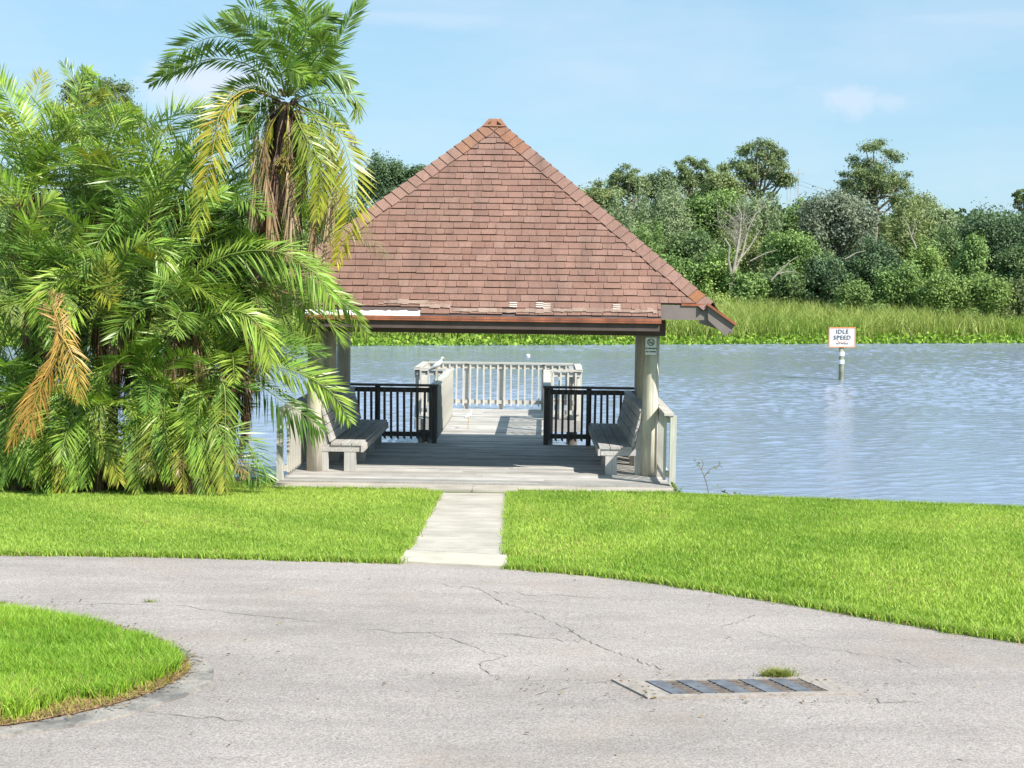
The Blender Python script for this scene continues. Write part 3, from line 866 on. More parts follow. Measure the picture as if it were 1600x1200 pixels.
# idle speed marker standing in the lake
D = 2300 * (HC - WATER) / (594 - 437.3)
b0 = at_depth(1314, 594, D); sc = D / F
sg = thing('waterway_sign', 'white IDLE SPEED sign with orange border on a banded pile in the lake', 'sign', (b0[0], D, WATER))
sg.rotation_euler = (0, R(-0.9), 0)
mb = MB(); mb.tube([(0, 0, -1.2), (0, 0, .6), (0, 0, 54 * sc)], [3.9 * sc, 3.8 * sc, 3.6 * sc], 14, (.26, .27, .19)); mb.build('pile', M['bark'], sg, smooth=True)
for z in (28.5, 41): 
    mb = MB(); mb.tube([(0, 0, (z - 3.6) * sc), (0, 0, (z + 3) * sc)], 4.7 * sc, 20); mb.build('reflective_band', M['white'], sg)
mb = MB(); mb.box((-21 * sc, -4.6 * sc, 51 * sc), (21 * sc, -4.6 * sc + .03, 82.5 * sc)); mb.build('sign_board', M['white'], sg)
yb = -4.6 * sc
mb = MB(); w_, e_ = 2.0 * sc, .012
for lo_, hi_ in (((-21, 51), (21, 52.6)), ((-21, 80.9), (21, 82.5)), ((-21, 52.62), (-19.4, 80.88)), ((19.4, 52.62), (21, 80.88))):
    mb.box((lo_[0] * sc, yb - e_, lo_[1] * sc), (hi_[0] * sc, yb - .002, hi_[1] * sc))
mb.build('border', M['orange'], sg)
mb = MB(); ring(mb, 7.2 * sc, 8.3 * sc, R(155), R(385), yb - .008, yb - .002, 30, 0, 66 * sc); mb.build('circle_mark', M['orange'], sg)
dk = mat_plain('grey_black_print', (0.10, 0.105, 0.125), 0.6, 0.05, 5)
text_mesh('IDLE', 9.2 * sc, 'lettering', dk, sg, (0, yb - .014, 75.5 * sc), bold=.004)
text_mesh('SPEED', 9.2 * sc, 'lettering', dk, sg, (0, yb - .014, 66.2 * sc), bold=.004)
text_mesh('NO WAKE', 3.8 * sc, 'lettering', dk, sg, (0, yb - .014, 57.2 * sc), bold=.002)

# no smoking sign on the right front post
q = P2L(at_depth(1017, 540, 22.34))
ns = thing('no_smoking_sign', 'small white no smoking sign fixed to the right front post', 'sign', tuple(at_depth(1017, 541, 22.34)), -PA)
mb = MB()
def rrect(w, h, r):
    out = []
    for cx, cz, a in ((w - r, h - r, 0), (-w + r, h - r, 90), (-w + r, -h + r, 180), (w - r, -h + r, 270)):
        for k in range(5): out.append((cx + r * math.cos(R(a + k * 22.5)), cz + r * math.sin(R(a + k * 22.5))))
    return out
pr = rrect(.084, .132, .018)
k = len(pr)
mb.add([(x, 0, z) for x, z in pr] + [(x, .004, z) for x, z in pr], [tuple(range(k)), tuple(reversed(range(k, 2 * k)))] + [(i, i + k, (i + 1) % k + k, (i + 1) % k) for i in range(k)])
mb.build('sign_board', M['white'], ns)
mb = MB(); ring(mb, .043, .054, 0, 2 * math.pi, -.004, -.001, 32, 0, .06)
mb.bar((-.034, -.0035, .094), (.034, -.0035, .026), .004, .010)
mb.build('prohibition_circle', M['black'], ns)
mb = MB(); mb.box((-.032, -.003, .044), (.018, -.001, .056)); mb.box((.021, -.003, .044), (.026, -.001, .056)); mb.box((.029, -.003, .044), (.033, -.001, .056))
mb.bar((.03, -.002, .062), (.018, -.002, .075), .002, .005); mb.bar((.018, -.002, .075), (.026, -.002, .086), .002, .005); mb.build('cigarette_symbol', M['black'], ns)
text_mesh('NO SMOKING', .026, 'lettering', M['black'], ns, (0, -.004, -.035), bold=.0012)
text_mesh('NO VAPING', .026, 'lettering', M['black'], ns, (0, -.004, -.084), bold=.0012)

# ------------------------------------------------------------------ birds
def egret(label, loc, rz, lean, neck, H):
    """body is one tapering surface from tail to head; bill and legs are parts. H = standing height"""
    o = thing('egret', label, 'bird', loc, rz, 'white egrets on the dock')
    mb = MB()
    s = H
    if lean == 'hunched':
        path = [(-.40, .40), (-.30, .46), (-.17, .55), (-.02, .66), (.08, .75), (.13, .82), (.145, .88), (.165, .93), (.205, .945), (.245, .94)]
        rad = [.012, .045, .085, .105, .088, .06, .047, .05, .046, .02]
        bill = [(.23, .94), (.36, .905)]; leg = .5
    else:
        path = [(-.24, .60), (-.17, .63), (-.07, .68), (.03, .74), (.10, .79), (.125, .84), (.115, .90), (.125, .955), (.16, .975), (.195, .97)]
        rad = [.012, .045, .085, .09, .065, .04, .032, .04, .04, .016]
        bill = [(.185, .97), (.31, .945)]; leg = .62
    mb.tube([(x * s, 0, z * s) for x, z in path], [r * s for r in rad], 12)
    me = mb.mesh('body')
    b_ = link('body', me, M['feather'], o, smooth=True)
    for sg_ in (-1, 1):
        mb = MB(); wp = [(p[0] * s, sg_ * .75 * rad[i] * s, (p[1] + .0) * s) for i, p in enumerate(path[0:5])]
        mb.tube(wp, [.008 * s, .03 * s, .05 * s, .055 * s, .02 * s], 8); link('wing', mb.mesh('wing'), M['feather'], o, smooth=True)
    mb = MB(); mb.tube([(bill[0][0] * s, 0, bill[0][1] * s), (bill[1][0] * s, 0, bill[1][1] * s)], [.016 * s, .003 * s], 6); mb.build('bill', M['yellow'], o)
    for k, sg_ in enumerate((-1, 1)):
        mb = MB(); hx = -.06 if lean == 'hunched' else -.02
        st = .03 * sg_
        mb.tube([(hx * s, sg_ * .045 * s, leg * s * 1.12), ((hx + .02 + st) * s, sg_ * .05 * s, leg * s * .55), ((hx - .01 + st * 1.6) * s, sg_ * .05 * s, .01 * s)], [.022 * s, .013 * s, .011 * s], 6)
        fx = (hx - .01 + st * 1.6) * s
        for a in (-35, 0, 35, 180):
            mb.tube([(fx, sg_ * .05 * s, .012 * s), (fx + .085 * s * math.cos(R(a)), sg_ * .05 * s + .085 * s * math.sin(R(a)), .006 * s)], [.009 * s, .004 * s], 5)
        mb.build('leg', M['birdleg'], o)
    return o
pe = at_depth(679.5, 592, 27.0)
egret('white egret perched hunched on the left dock handrail', (-1.40 + .02 * (27.3 - 26.5), 27.3, 1.07), R(-12), 'hunched', 0, .46)
pe = at_z(732, 670, 0.0)
egret('white egret standing on the dock planks', tuple(pe), R(15), 'upright', 0, .37)

# ------------------------------------------------------------------ float, drain, tuft, weeds
b0 = at_z(825, 556.5, WATER)
mb = MB(); mb.tube([(0, 0, -.05), (0, 0, .02), (0, 0, .06), (0, 0, .09), (0, 0, .1)], [.06, .1, .1, .06, .01], 12)
o = mb.build('float', M['white'], smooth=True); o.location = b0; tag(o, 'small white float bobbing on the lake beyond the dock', 'float')

def local_quad(q, u, v):
    a, b_, c_, d_ = [np.array(p) for p in q]
    return (a * (1 - u) + b_ * u) * (1 - v) + (d_ * (1 - u) + c_ * u) * v
outer = [at_ground(955, 1065), at_ground(1283, 1060), at_ground(1347, 1087), at_ground(1012, 1094)]
ctr = np.mean(outer, 0)
dr = thing('storm_drain', 'steel storm drain grate set flush in a concrete frame in the road', 'drain', tuple(ctr))
def rel(p): return np.array(p) - ctr
mb = MB()
def quadbox(mb, q, z0, z1, c=(1, 1, 1)):
    q = [rel(p) for p in q]
    vs = [(p[0], p[1], p[2] + z0) for p in q] + [(p[0], p[1], p[2] + z1) for p in q]
    mb.add(vs, [(3, 2, 1, 0), (4, 5, 6, 7), (0, 1, 5, 4), (1, 2, 6, 5), (2, 3, 7, 6), (3, 0, 4, 7)], c)
for (u0, u1, v0, v1) in ((0, 1, .86, 1), (0, 1, 0, .12), (0, .13, .12, .86), (.87, 1, .12, .86)):
    quadbox(mb, [local_quad(outer, u0, v0), local_quad(outer, u1, v0), local_quad(outer, u1, v1), local_quad(outer, u0, v1)], .0, .018, tone(.85, 1.0))
mb.build('concrete_frame', mat_plain('worn_drain_concrete', (0.33, 0.29, 0.255), .92, .25, 25, .1, 0, .4), dr)
mb = MB(); quadbox(mb, [local_quad(outer, .13, .12), local_quad(outer, .87, .12), local_quad(outer, .87, .86), local_quad(outer, .13, .86)], .007, .0085); mb.build('pit_shade_sheet', M['black'], dr)  # thin black sheet standing in for the darkness under the grate
rb = mat_plain('rusty_bar', (0.17, 0.14, 0.12), .8, .3, 15)
for i in range(5):
    mbg = MB(); mbb = MB()
    u0 = .14 + i * .146; u1 = u0 + .075
    quadbox(mbg, [local_quad(outer, u0, .13), local_quad(outer, u1, .13), local_quad(outer, u1, .85), local_quad(outer, u0, .85)], .009, .019)
    mbg.build('grate_plate', M['steel'], dr)
    if i < 5:
        for k in range(7):
            v0 = .15 + k * .1
            quadbox(mbb, [local_quad(outer, u1 + .003, v0), local_quad(outer, u1 + .068, v0), local_quad(outer, u1 + .068, v0 + .045), local_quad(outer, u1 + .003, v0 + .045)], .0088, .015)
        mbb.build('slotted_panel', rb, dr)
# ------------------------------------------------------------------ grass
def in_poly(P, poly):
    x, y = P[:, 0], P[:, 1]; r = np.zeros(len(P), bool)
    n = len(poly); j = n - 1
    for i in range(n):
        xi, yi = poly[i]; xj, yj = poly[j]
        with np.errstate(divide='ignore', invalid='ignore'):
            c_ = ((yi > y) != (yj > y)) & (x < (xj - xi) * (y - yi) / (yj - yi + 1e-12) + xi)
        r ^= c_; j = i
    return r

def patch_noise(x, y, s=1.0, seed=0):
    r = np.random.default_rng(seed); o = np.zeros_like(x)
    for k in range(7):
        a = r.uniform(0, 6.28); f = s * r.uniform(.5, 3.2)
        o += np.sin((x * math.cos(a) + y * math.sin(a)) * f + r.uniform(0, 6.28)) / 3.5
    return o

def blades(P, z, h, w, lean, c0, c1, mixv, dry=None):
    n = len(P)
    a = rng.uniform(0, 2 * np.pi, n); b_ = rng.uniform(0, 2 * np.pi, n)
    hh = h * rng.uniform(.55, 1.25, n); ww = w * rng.uniform(.7, 1.3, n)
    ln_ = lean * rng.uniform(.1, 1.0, n) * hh
    W_ = np.stack([np.cos(a), np.sin(a), np.zeros(n)], 1) * ww[:, None] / 2
    base = np.column_stack([P, z])
    D1 = np.stack([np.cos(b_) * ln_ * .35, np.sin(b_) * ln_ * .35, hh * .6], 1); D2 = np.stack([np.cos(b_) * ln_, np.sin(b_) * ln_, hh], 1)
    V = np.stack([base - W_, base + W_, base + W_ * .75 + D1, base - W_ * .75 + D1, base + D2], 1).reshape(-1, 3)
    i = np.arange(n) * 5
    Q = np.stack([i, i + 1, i + 2, i + 3], 1); T = np.stack([i + 3, i + 2, i + 4], 1)
    C = np.asarray(c0)[None] * (1 - mixv[:, None]) + np.asarray(c1)[None] * mixv[:, None]
    if dry is not None:
        C[dry] = np.array((.42, .33, .13))[None] * rng.uniform(.7, 1.2, (dry.sum(), 1))
    C = C * rng.uniform(.75, 1.25, (n, 1))
    return V, Q, T, np.repeat(C, 5, 0)

def sample(poly, n, pw=None):
    p = np.array(poly); lo_, hi_ = p.min(0), p.max(0)
    P = rng.uniform(lo_, hi_, (n * 3, 2)); P = P[in_poly(P, poly)]
    return P

SOFT = (0.235, 0.385, 0.05); LIME = (0.42, 0.555, 0.10)
lawn_r = [walk[1], walk[2], far_edge_r[0]] + far_edge_r[1:] 
sr = gp((1980, 812), (1600, 797), (1350, 787), (1052, 776)) 
lawn_r = lawn_r + [(far_edge_r[-1][0] + 2, 12), (sr[0][0] + 2.5, sr[0][1] - 1)] + sr + [(2.33, 20.84), (0.1, 20.84)]
lawn_l = [walk[0], walk[3]] + [gp((624, 881))[0]] + list(reversed(far_edge_l)) + [(-11.5, far_edge_l[0][1]), (-11.5, 21.7), (-3.45, 21.68), (-3.45, 20.84), (-1.2, 20.83)]
def lawn(name, poly, ntry, label_noise, h=.05, w=.0085, zoff=0.0, c0=SOFT, c1=LIME):
    P = sample(poly, ntry)
    # thin out what is outside the frame
    px = 800 + P[:, 0] / P[:, 1] * F
    keep = (px > -500) & (px < 2100) & ((px > -60) & (px < 1660) | (rng.random(len(P)) < .35))
    P = P[keep]
    nz = patch_noise(P[:, 0], P[:, 1], 1.3, label_noise); fz = patch_noise(P[:, 0], P[:, 1], 5.0, label_noise + 9)
    mixv = np.clip(.5 + .45 * nz + .25 * fz + .35 * patch_noise(P[:, 0], P[:, 1], .45, label_noise + 31) + rng.normal(0, .25, len(P)), 0, 1)
    dry = rng.random(len(P)) < .02 + .09 * np.clip(nz * 1.3 - .35, 0, 1)
    V, Q, T, C = blades(P, ground(P[:, 1]) + zoff, h * (1 + .22 * np.clip(fz, -1, 1)), w, .9, c0, c1, mixv, dry)
    o = link(name, np_mesh(name, V, Q, T, C), M['grass'])
    return o
o = lawn('lawn_grass', lawn_r, 230000, 1); tag(o, 'bright mown lawn between the road and the lake right of the walkway', 'grass', kind='stuff')
o = lawn('lawn_grass', lawn_l, 170000, 2); tag(o, 'bright mown lawn left of the walkway in front of the palms', 'grass', kind='stuff')
isl_g = smooth2(gp((-200, 944), (0, 968), (92, 981), (168, 998), (228, 1017), (268, 1036), (280, 1050), (268, 1062), (215, 1082), (180, 1097), (150, 1100), (105, 1102), (60, 1120), (0, 1134), (-260, 1152)), 7, 0.008)
o = lawn('island_grass', isl_g, 70000, 3, 0.1, .008, 0.025, (.20, .37, .035), (.37, .54, .07)); tag(o, 'tall bright grass on the kerbed island in the near left corner', 'grass', kind='stuff')
# dry straw along the island rim
P = sample(isl_in, 14000); P = P[~in_poly(P, isl_g)]
V, Q, T, C = blades(P, ground(P[:, 1]) + .027, np.full(len(P), .035), .007, 1.6, (.42, .30, .12), (.30, .36, .06), rng.random(len(P)))
o = link('dry_grass', np_mesh('dry_grass', V, Q, T, C), M['grass']); tag(o, 'dry straw coloured grass along the rim of the kerbed island', 'grass', kind='stuff')
# ragged overhanging edge of lawn along the road
def edge_tufts(line, n, spread, h=.06):
    A = np.array(line); seg = np.linalg.norm(np.diff(A, axis=0), axis=1); cs = np.concatenate([[0], np.cumsum(seg)])
    s_ = rng.uniform(0, cs[-1], n)
    P = np.column_stack([np.interp(s_, cs, A[:, 0]), np.interp(s_, cs, A[:, 1])]) + rng.normal(0, spread, (n, 2))
    return P
P = np.concatenate([edge_tufts(far_edge_r, 12000, .04), edge_tufts(far_edge_l, 8000, .035), edge_tufts([walk[1], walk[2]], 3500, .026), edge_tufts([walk[0], walk[3]], 3500, .026), edge_tufts(sr[1:], 5000, .05), edge_tufts([(-3.4, 20.84), (-1.2, 20.82)], 1500, .02), edge_tufts([(.1, 20.82), (2.3, 20.82)], 1500, .02)])
V, Q, T, C = blades(P, ground(P[:, 1]), np.full(len(P), .07), .009, 1.1, SOFT, LIME, np.clip(rng.normal(.45, .3, len(P)), 0, 1), rng.random(len(P)) < .07)
o = link('edging_grass', np_mesh('edging_grass', V, Q, T, C), M['grass']); tag(o, 'ragged fringe of grass along the road, walkway and water edges', 'grass', kind='stuff')
# small tuft by the drain, stray tufts on the road
t0 = at_ground(1214, 1060)
P = t0[:2] + rng.normal(0, 1, (700, 2)) * np.array([.045, .02])
V, Q, T, C = blades(P, ground(P[:, 1]), np.full(len(P), .06), .006, 1.8, (.20, .26, .05), (.34, .33, .10), rng.random(len(P)))
tag(link('grass_tuft', np_mesh('grass_tuft', V, Q, T, C), M['grass']), 'dry olive grass tuft growing at the far edge of the storm drain', 'grass tuft')
for (x, y, lab) in ((235, 942, 'tiny green sprig growing in a road crack behind the island'), (3, 945, 'tiny green sprig in the road crack at the left frame edge')):
    t0 = at_ground(x, y); P = t0[:2] + rng.normal(0, 1, (30, 2)) * np.array([.03, .01])
    V, Q, T, C = blades(P, ground(P[:, 1]), np.full(len(P), .035), .008, 1.8, (.14, .2, .05), (.2, .26, .06), rng.random(len(P)))
    tag(link('weed_sprig', np_mesh('weed_sprig', V, Q, T, C), M['grass']), lab, 'weed')

P = np.concatenate([edge_tufts(far_edge_r, 1500, .045), edge_tufts(far_edge_l, 500, .04), edge_tufts(isl_in[10:], 900, .05), t0[:2] + rng.normal(0, 1, (60, 2)) * [.3, .12],
                    np.array([at_ground(1100, 1080)[:2]]) + rng.normal(0, 1, (160, 2)) * [.75, .22], np.column_stack([rng.uniform(-4, 4, 160), rng.uniform(7.5, 13, 160)])])
n = len(P); s_ = rng.uniform(.006, .02, (n, 1)); a_ = rng.uniform(0, 6.28, n)
ct = np.column_stack([P, ground(P[:, 1]) + .028 * in_poly(P, isl_out) + .02]); d1 = np.column_stack([np.cos(a_), np.sin(a_), rng.normal(0, .25, n)]) * s_; d2 = np.column_stack([-np.sin(a_), np.cos(a_), rng.normal(0, .3, n)]) * s_ * .45
V = np.stack([ct - d1, ct + d2, ct + d1, ct - d2], 1).reshape(-1, 3)
cl = np.array([(.16, .10, .055), (.24, .15, .08), (.11, .08, .05), (.30, .22, .10)])[rng.integers(0, 4, n)]
tag(link('leaf_litter', np_mesh('leaf_litter', V, np.arange(4 * n).reshape(-1, 4), None, np.repeat(cl, 4, 0)), M['leaf']), 'brown leaf litter and crumbs along the road edges and by the drain', 'litter', kind='stuff')

# ------------------------------------------------------------------ palms
class FB:
    def __init__(s): s.V, s.Q, s.C, s.n = [], [], [], 0
    def add(s, V, Q, C):
        s.V.append(V); s.Q.append(Q + s.n); s.C.append(C); s.n += len(V)
    def build(s, name, mat, parent, label=None):
        return link(name, np_mesh(name, np.concatenate(s.V), np.concatenate(s.Q), None, np.concatenate(s.C)), mat, parent, label)

def catmull(P, u):
    P = np.asarray(P, float); P = np.vstack([2 * P[0] - P[1], P, 2 * P[-1] - P[-2]])
    k = len(P) - 3; s_ = np.clip(u * k, 0, k - 1e-6); i = s_.astype(int); f = (s_ - i)[:, None]
    a, b_, c_, d_ = P[i], P[i + 1], P[i + 2], P[i + 3]
    return 0.5 * (2 * b_ + (-a + c_) * f + (2 * a - 5 * b_ + 4 * c_ - d_) * f * f + (-a + 3 * b_ - 3 * c_ + d_) * f ** 3)
def unit(v): return v / (np.linalg.norm(v, axis=-1, keepdims=True) + 1e-9)

def add_frond(fb, P, leaf=.42, nl=58, face=None, twist=0.0, cA=(.11, .20, .03), cB=None, droop=.15, width=.019, start=.14, spread=(60, 28), rach=.015, lift=.28, hue=.12):
    u = np.linspace(0, 1, 14); X = catmull(P, u)
    cA = np.array(cA); cB = cA if cB is None else np.array(cB)
    # leaf stalk
    T = unit(np.gradient(X, axis=0)); ref = unit(np.cross(T, [0.3, 0.2, 1.0])); N = np.cross(ref, T)
    r_ = (rach * (1 - .8 * u))[:, None]
    ringv = np.stack([X + ref * r_, X + N * r_, X - ref * r_, X - N * r_ * .6], 1).reshape(-1, 3)
    i = np.arange(13)[:, None] * 4; k = np.arange(4)[None]
    Q = np.stack([i + k, i + (k + 1) % 4, i + 4 + (k + 1) % 4, i + 4 + k], -1).reshape(-1, 4)
    rc = (cA * .5 + np.array((.30, .34, .10)) * .5) if cA[1] > cA[0] else cA * .9
    fb.add(ringv, Q, np.repeat(rc[None], len(ringv), 0))
    # leaflets
    for side in (-1, 1):
        v = np.clip(np.linspace(start, 1, nl) + rng.normal(0, .25 / nl, nl), 0, 1)
        B = catmull(P, v); T = unit(catmull(P, np.clip(v + .01, 0, 1)) - catmull(P, np.clip(v - .01, 0, 1)))
        if face is not None:
            vw = unit(B - np.array([0, 0, HC])); Si = unit(np.cross(T, vw)); Sv = unit(np.cross(Si, T))
            S_ = Si * math.cos(face) + Sv * math.sin(face)
        else:
            S0 = unit(np.cross(T, [0, 0, 1.0]) + 1e-4); N0 = np.cross(S0, T)
            S_ = S0 * math.cos(twist) + N0 * math.sin(twist)
        N = np.cross(S_, T)
        w = (v - start) / (1 - start)
        th = np.radians(spread[0] + (spread[1] - spread[0]) * w + rng.normal(0, 5, nl))
        ll = leaf * (np.sin(np.pi * np.clip(.13 + .80 * w, 0, 1)) ** .7) * rng.uniform(.82, 1.12, nl)
        d = T * np.cos(th)[:, None] + S_ * side * np.sin(th)[:, None] + N * (lift + rng.normal(0, .13, nl))[:, None]
        d = unit(d)
        dn = np.array([0, 0, -1.0]) * (droop * ll * rng.uniform(.5, 1.4, nl))[:, None]
        mid = B + d * (ll * .45)[:, None] + dn * .22; tip = B + d * ll[:, None] + dn
        Wd = unit(np.cross(d, N + rng.normal(0, .35, (nl, 3)))) * (width / 2 * rng.uniform(.7, 1.2, nl))[:, None]
        V = np.stack([B, mid + Wd, tip, mid - Wd], 1).reshape(-1, 3)
        i = np.arange(nl)[:, None] * 4
        C = cA[None] * (1 - w[:, None]) + cB[None] * w[:, None]
        C = C * rng.uniform(1 - hue * 1.6, 1 + hue * 1.6, (nl, 1)) * (1 + rng.normal(0, hue * .5, (nl, 3)))
        fb.add(V, i + np.arange(4)[None], np.repeat(np.clip(C, .005, 1), 4, 0))

GREENS = [(.205, .335, .055), (.26, .405, .06), (.145, .265, .05), (.345, .475, .075), (.225, .355, .085)]
YEL = (.42, .40, .045); GOLD = (.50, .33, .05); TAN = (.33, .225, .125); BROWN = (.17, .095, .06); ORANGE = (.50, .30, .07)

def px_frond(fb, pts, D, **kw):
    add_frond(fb, [at_depth(x, y, D + dd) for x, y, dd in pts], **kw)

def head_fronds(fb, H, n, length, cmix=None, up=(0, 84), az=None, leaf=.45, nl=50):
    for i in range(n):
        a = (i * 2.39996 + rng.uniform(-.4, .4)) if az is None else rng.uniform(*az)
        e = math.radians(up[0] + (up[1] - up[0]) * ((i + .5) / n) ** .9 + rng.uniform(-10, 10))
        L_ = length * rng.uniform(.75, 1.15)
        dh = np.array([math.cos(a), math.sin(a), 0])
        p = np.array(H, float); P = [p.copy()]; el = e
        for k in range(5):
            p = p + (dh * math.cos(el) + np.array([0, 0, math.sin(el)])) * L_ / 5; P.append(p.copy())
            el -= math.radians(rng.uniform(6, 22)) * (1 if el > -.9 else .2)
        col = np.array(GREENS[rng.integers(len(GREENS))]) * rng.uniform(.85, 1.15)
        cb = col
        r_ = rng.random()
        if r_ < .07: cb = np.array(YEL) * .7
        elif r_ < .4: cb = col * .6 + np.array((.20, .26, .035)) * .4
        add_frond(fb, P, leaf=leaf * rng.uniform(.85, 1.15), nl=nl, twist=rng.uniform(-.7, .7), cA=col, cB=cb, droop=rng.uniform(.0, .25), width=.0235)

def trunk(fbname, base, head, r0, r1, parent, bend=.15):
    base, head = np.array(base, float), np.array(head, float)
    mb = MB(); pts = []; rad = []; n = 14
    for i in range(n):
        f = i / (n - 1); p = base * (1 - f) + head * f + np.array([math.sin(f * 3.1) * bend, 0, 0])
        pts.append(p); rad.append((r0 + (r1 - r0) * f) * random.uniform(.9, 1.1))
    mb.tube(pts, rad, 9, (.20, .15, .10))
    # stubs of old leaf bases
    for i in range(60):
        f = random.uniform(.1, 1); p = base * (1 - f) + head * f + np.array([math.sin(f * 3.1) * bend, 0, 0]); a = random.uniform(0, 6.28)
        d = Vector((math.cos(a), math.sin(a), .9)).normalized(); q = Vector(p) + d * (r0 * .7); e = q + d * random.uniform(.08, .2)
        k = random.uniform(.7, 1.3); mb.bar(q, e, .04, .015, (.26 * k, .19 * k, .12 * k))
    return mb.build('trunk', M['bark'], parent)

def dead_skirt(H, n, L_, rad, parent, name='dead_skirt', cols=(TAN, BROWN, (.28, .18, .10)), base_drop=0.0):
    fb = FB()
    for i in range(n):
        a = rng.uniform(0, 6.28); l = L_ * rng.uniform(.6, 1.1); dr = base_drop + rng.uniform(0, .5)
        dh = np.array([math.cos(a), math.sin(a), 0]); h = np.array(H) - np.array([0, 0, dr * .6])
        P = [h, h + dh * rad * .8 + [0, 0, .04], h + dh * rad * 1.2 + [0, 0, -l * .35], h + dh * rad * rng.uniform(.8, 1.3) + [0, 0, -l]]
        c_ = np.array(cols[rng.integers(len(cols))]) * rng.uniform(.8, 1.2)
        add_frond(fb, P, leaf=.3, nl=30, twist=rng.uniform(-1, 1), cA=c_, droop=.9, width=.02, spread=(18, 8), lift=.05, rach=.012)
    return fb.build(name, M['palm'], parent)

def fruit_cluster(c, r, parent, col=(.10, .13, .03), name='fruit_cluster'):
    mb = MB()
    for i in range(160):
        d = Vector((random.gauss(0, 1), random.gauss(0, 1), random.gauss(0, 1))).normalized() * r * random.uniform(.5, 1)
        p = Vector(c) + Vector((d.x, d.y, d.z * .85)); s_ = .017; k = random.uniform(.6, 1.5)
        mb.add([p + Vector((s_, 0, 0)), p + Vector((0, s_, 0)), p - Vector((s_, 0, 0)), p - Vector((0, s_, 0)), p + Vector((0, 0, s_ * 1.4)), p - Vector((0, 0, s_ * 1.4))],
               [(0, 1, 4), (1, 2, 4), (2, 3, 4), (3, 0, 4), (1, 0, 5), (2, 1, 5), (3, 2, 5), (0, 3, 5)], tuple(x * k for x in col))
    for i in range(30):
        d = Vector((random.gauss(0, 1), random.gauss(0, 1), random.gauss(0, 1))).normalized() * r
        mb.bar(Vector(c) + Vector((0, 0, r)), Vector(c) + d, .006, .006, (.3, .28, .08))
    return mb.build(name, M['bark'], parent)

PG = 'feathery palms crowded at the lake edge'
# the tall palm
DT = 20.5
TB = at_depth(322, 700, 21.3); TB[2] = float(ground(21.4)) - .03
Hd = at_depth(447, 160, DT)
tall = thing('palm_tree', 'tallest palm with ragged crown, brown dead skirt and yellow hanging fronds', 'palm', tuple(TB), 0, PG)
org = np.array(tall.location)
class Off:  # children are modelled in world metres, then shifted into the thing's own frame
    pass
def rebase(root):
    l = Vector(root.location)
    for ch in root.children:
        ch.data.transform(Matrix.Translation(-l))
trunk('trunk', TB, Hd, .15, .12, tall, .12)
g1 = dict(cA=(.125, .225, .045), cB=(.17, .285, .06), width=.031, nl=64); g2 = dict(cA=(.185, .315, .045), cB=(.25, .38, .055), width=.031, nl=64)
fb = FB()
px_frond(fb, [(440, 150, 0), (400, 85, .1), (350, 57, .2), (295, 72, .3), (256, 112, .3)], DT, face=.15, leaf=.44, droop=.1, **g1)
px_frond(fb, [(438, 152, 0), (395, 105, -.2), (335, 92, -.3), (280, 107, -.4), (237, 130, -.4)], DT, face=.75, leaf=.38, droop=.15, **g1)
px_frond(fb, [(445, 148, 0), (448, 80, .3), (425, 35, .6), (385, 15, .9), (362, 35, 1.0)], DT, face=.1, leaf=.46, droop=.2, **g2)
px_frond(fb, [(447, 148, 0), (455, 75, .1), (445, 15, .2), (405, -25, .3), (360, -22, .4)], DT, face=.3, leaf=.46, droop=.2, **g2)
px_frond(fb, [(448, 148, 0), (470, 85, -.3), (478, 35, -.5), (460, -5, -.8), (430, -15, -1.0)], DT, face=.2, leaf=.46, droop=.2, **g2)
px_frond(fb, [(450, 150, 0), (480, 95, .2), (492, 50, .5), (470, 15, .8)], DT, face=.4, leaf=.42, **g1)
px_frond(fb, [(452, 150, 0), (495, 105, .3), (500, 62, .6), (480, 40, .9), (440, 40, 1.0)], DT, face=.2, leaf=.44, **g1)
px_frond(fb, [(450, 150, 0), (462, 100, -.4), (440, 65, -.8), (405, 60, -1.2)], DT, face=.4, leaf=.42, droop=.3, **g1)
px_frond(fb, [(452, 150, 0), (490, 95, -.4), (505, 75, -.8), (500, 55, -1.1)], DT, face=.3, leaf=.40, **g1)
px_frond(fb, [(455, 150, 0), (500, 112, .1), (530, 60, .1), (550, 22, .1), (562, 0, .1)], DT, face=.65, leaf=.34, droop=.05, spread=(40, 20), **g1)
px_frond(fb, [(458, 155, 0), (495, 146, .1), (530, 146, .2), (556, 152, .2), (560, 185, .2)], DT, face=.7, leaf=.32, cA=(.14, .25, .04), cB=(.28, .36, .04))
px_frond(fb, [(450, 152, 0), (465, 128, -.5), (480, 116, -.9), (495, 124, -1.2)], DT, face=.0, leaf=.34, nl=30, cA=(.2, .33, .04), cB=(.26, .38, .04))
px_frond(fb, [(446, 152, 0), (440, 118, -.4), (452, 108, -.9), (475, 118, -1.2)], DT, face=.4, leaf=.34, **g2)
px_frond(fb, [(438, 158, 0), (400, 135, 0), (360, 150, -.1), (345, 185, -.1)], DT, face=.6, leaf=.34, **g1)
px_frond(fb, [(440, 162, 0), (410, 170, -.4), (385, 200, -.6), (372, 240, -.6)], DT, face=.25, leaf=.34, nl=34, cA=(.13, .24, .05), cB=(.16, .27, .05))
px_frond(fb, [(458, 165, 0), (478, 195, -.5), (483, 250, -.6), (470, 330, -.6)], DT, face=.05, leaf=.40, nl=40, cA=(.19, .30, .04), cB=(.2, .33, .04), droop=.1)
px_frond(fb, [(462, 162, 0), (495, 185, -.1), (512, 240, -.2), (516, 300, -.2), (505, 360, -.2)], DT, face=.3, leaf=.40, cA=(.24, .27, .05), cB=(.3, .33, .05))
px_frond(fb, [(460, 162, 0), (480, 150, .8), (510, 160, 1.5), (540, 200, 1.9)], DT, face=.4, leaf=.36, **g1)
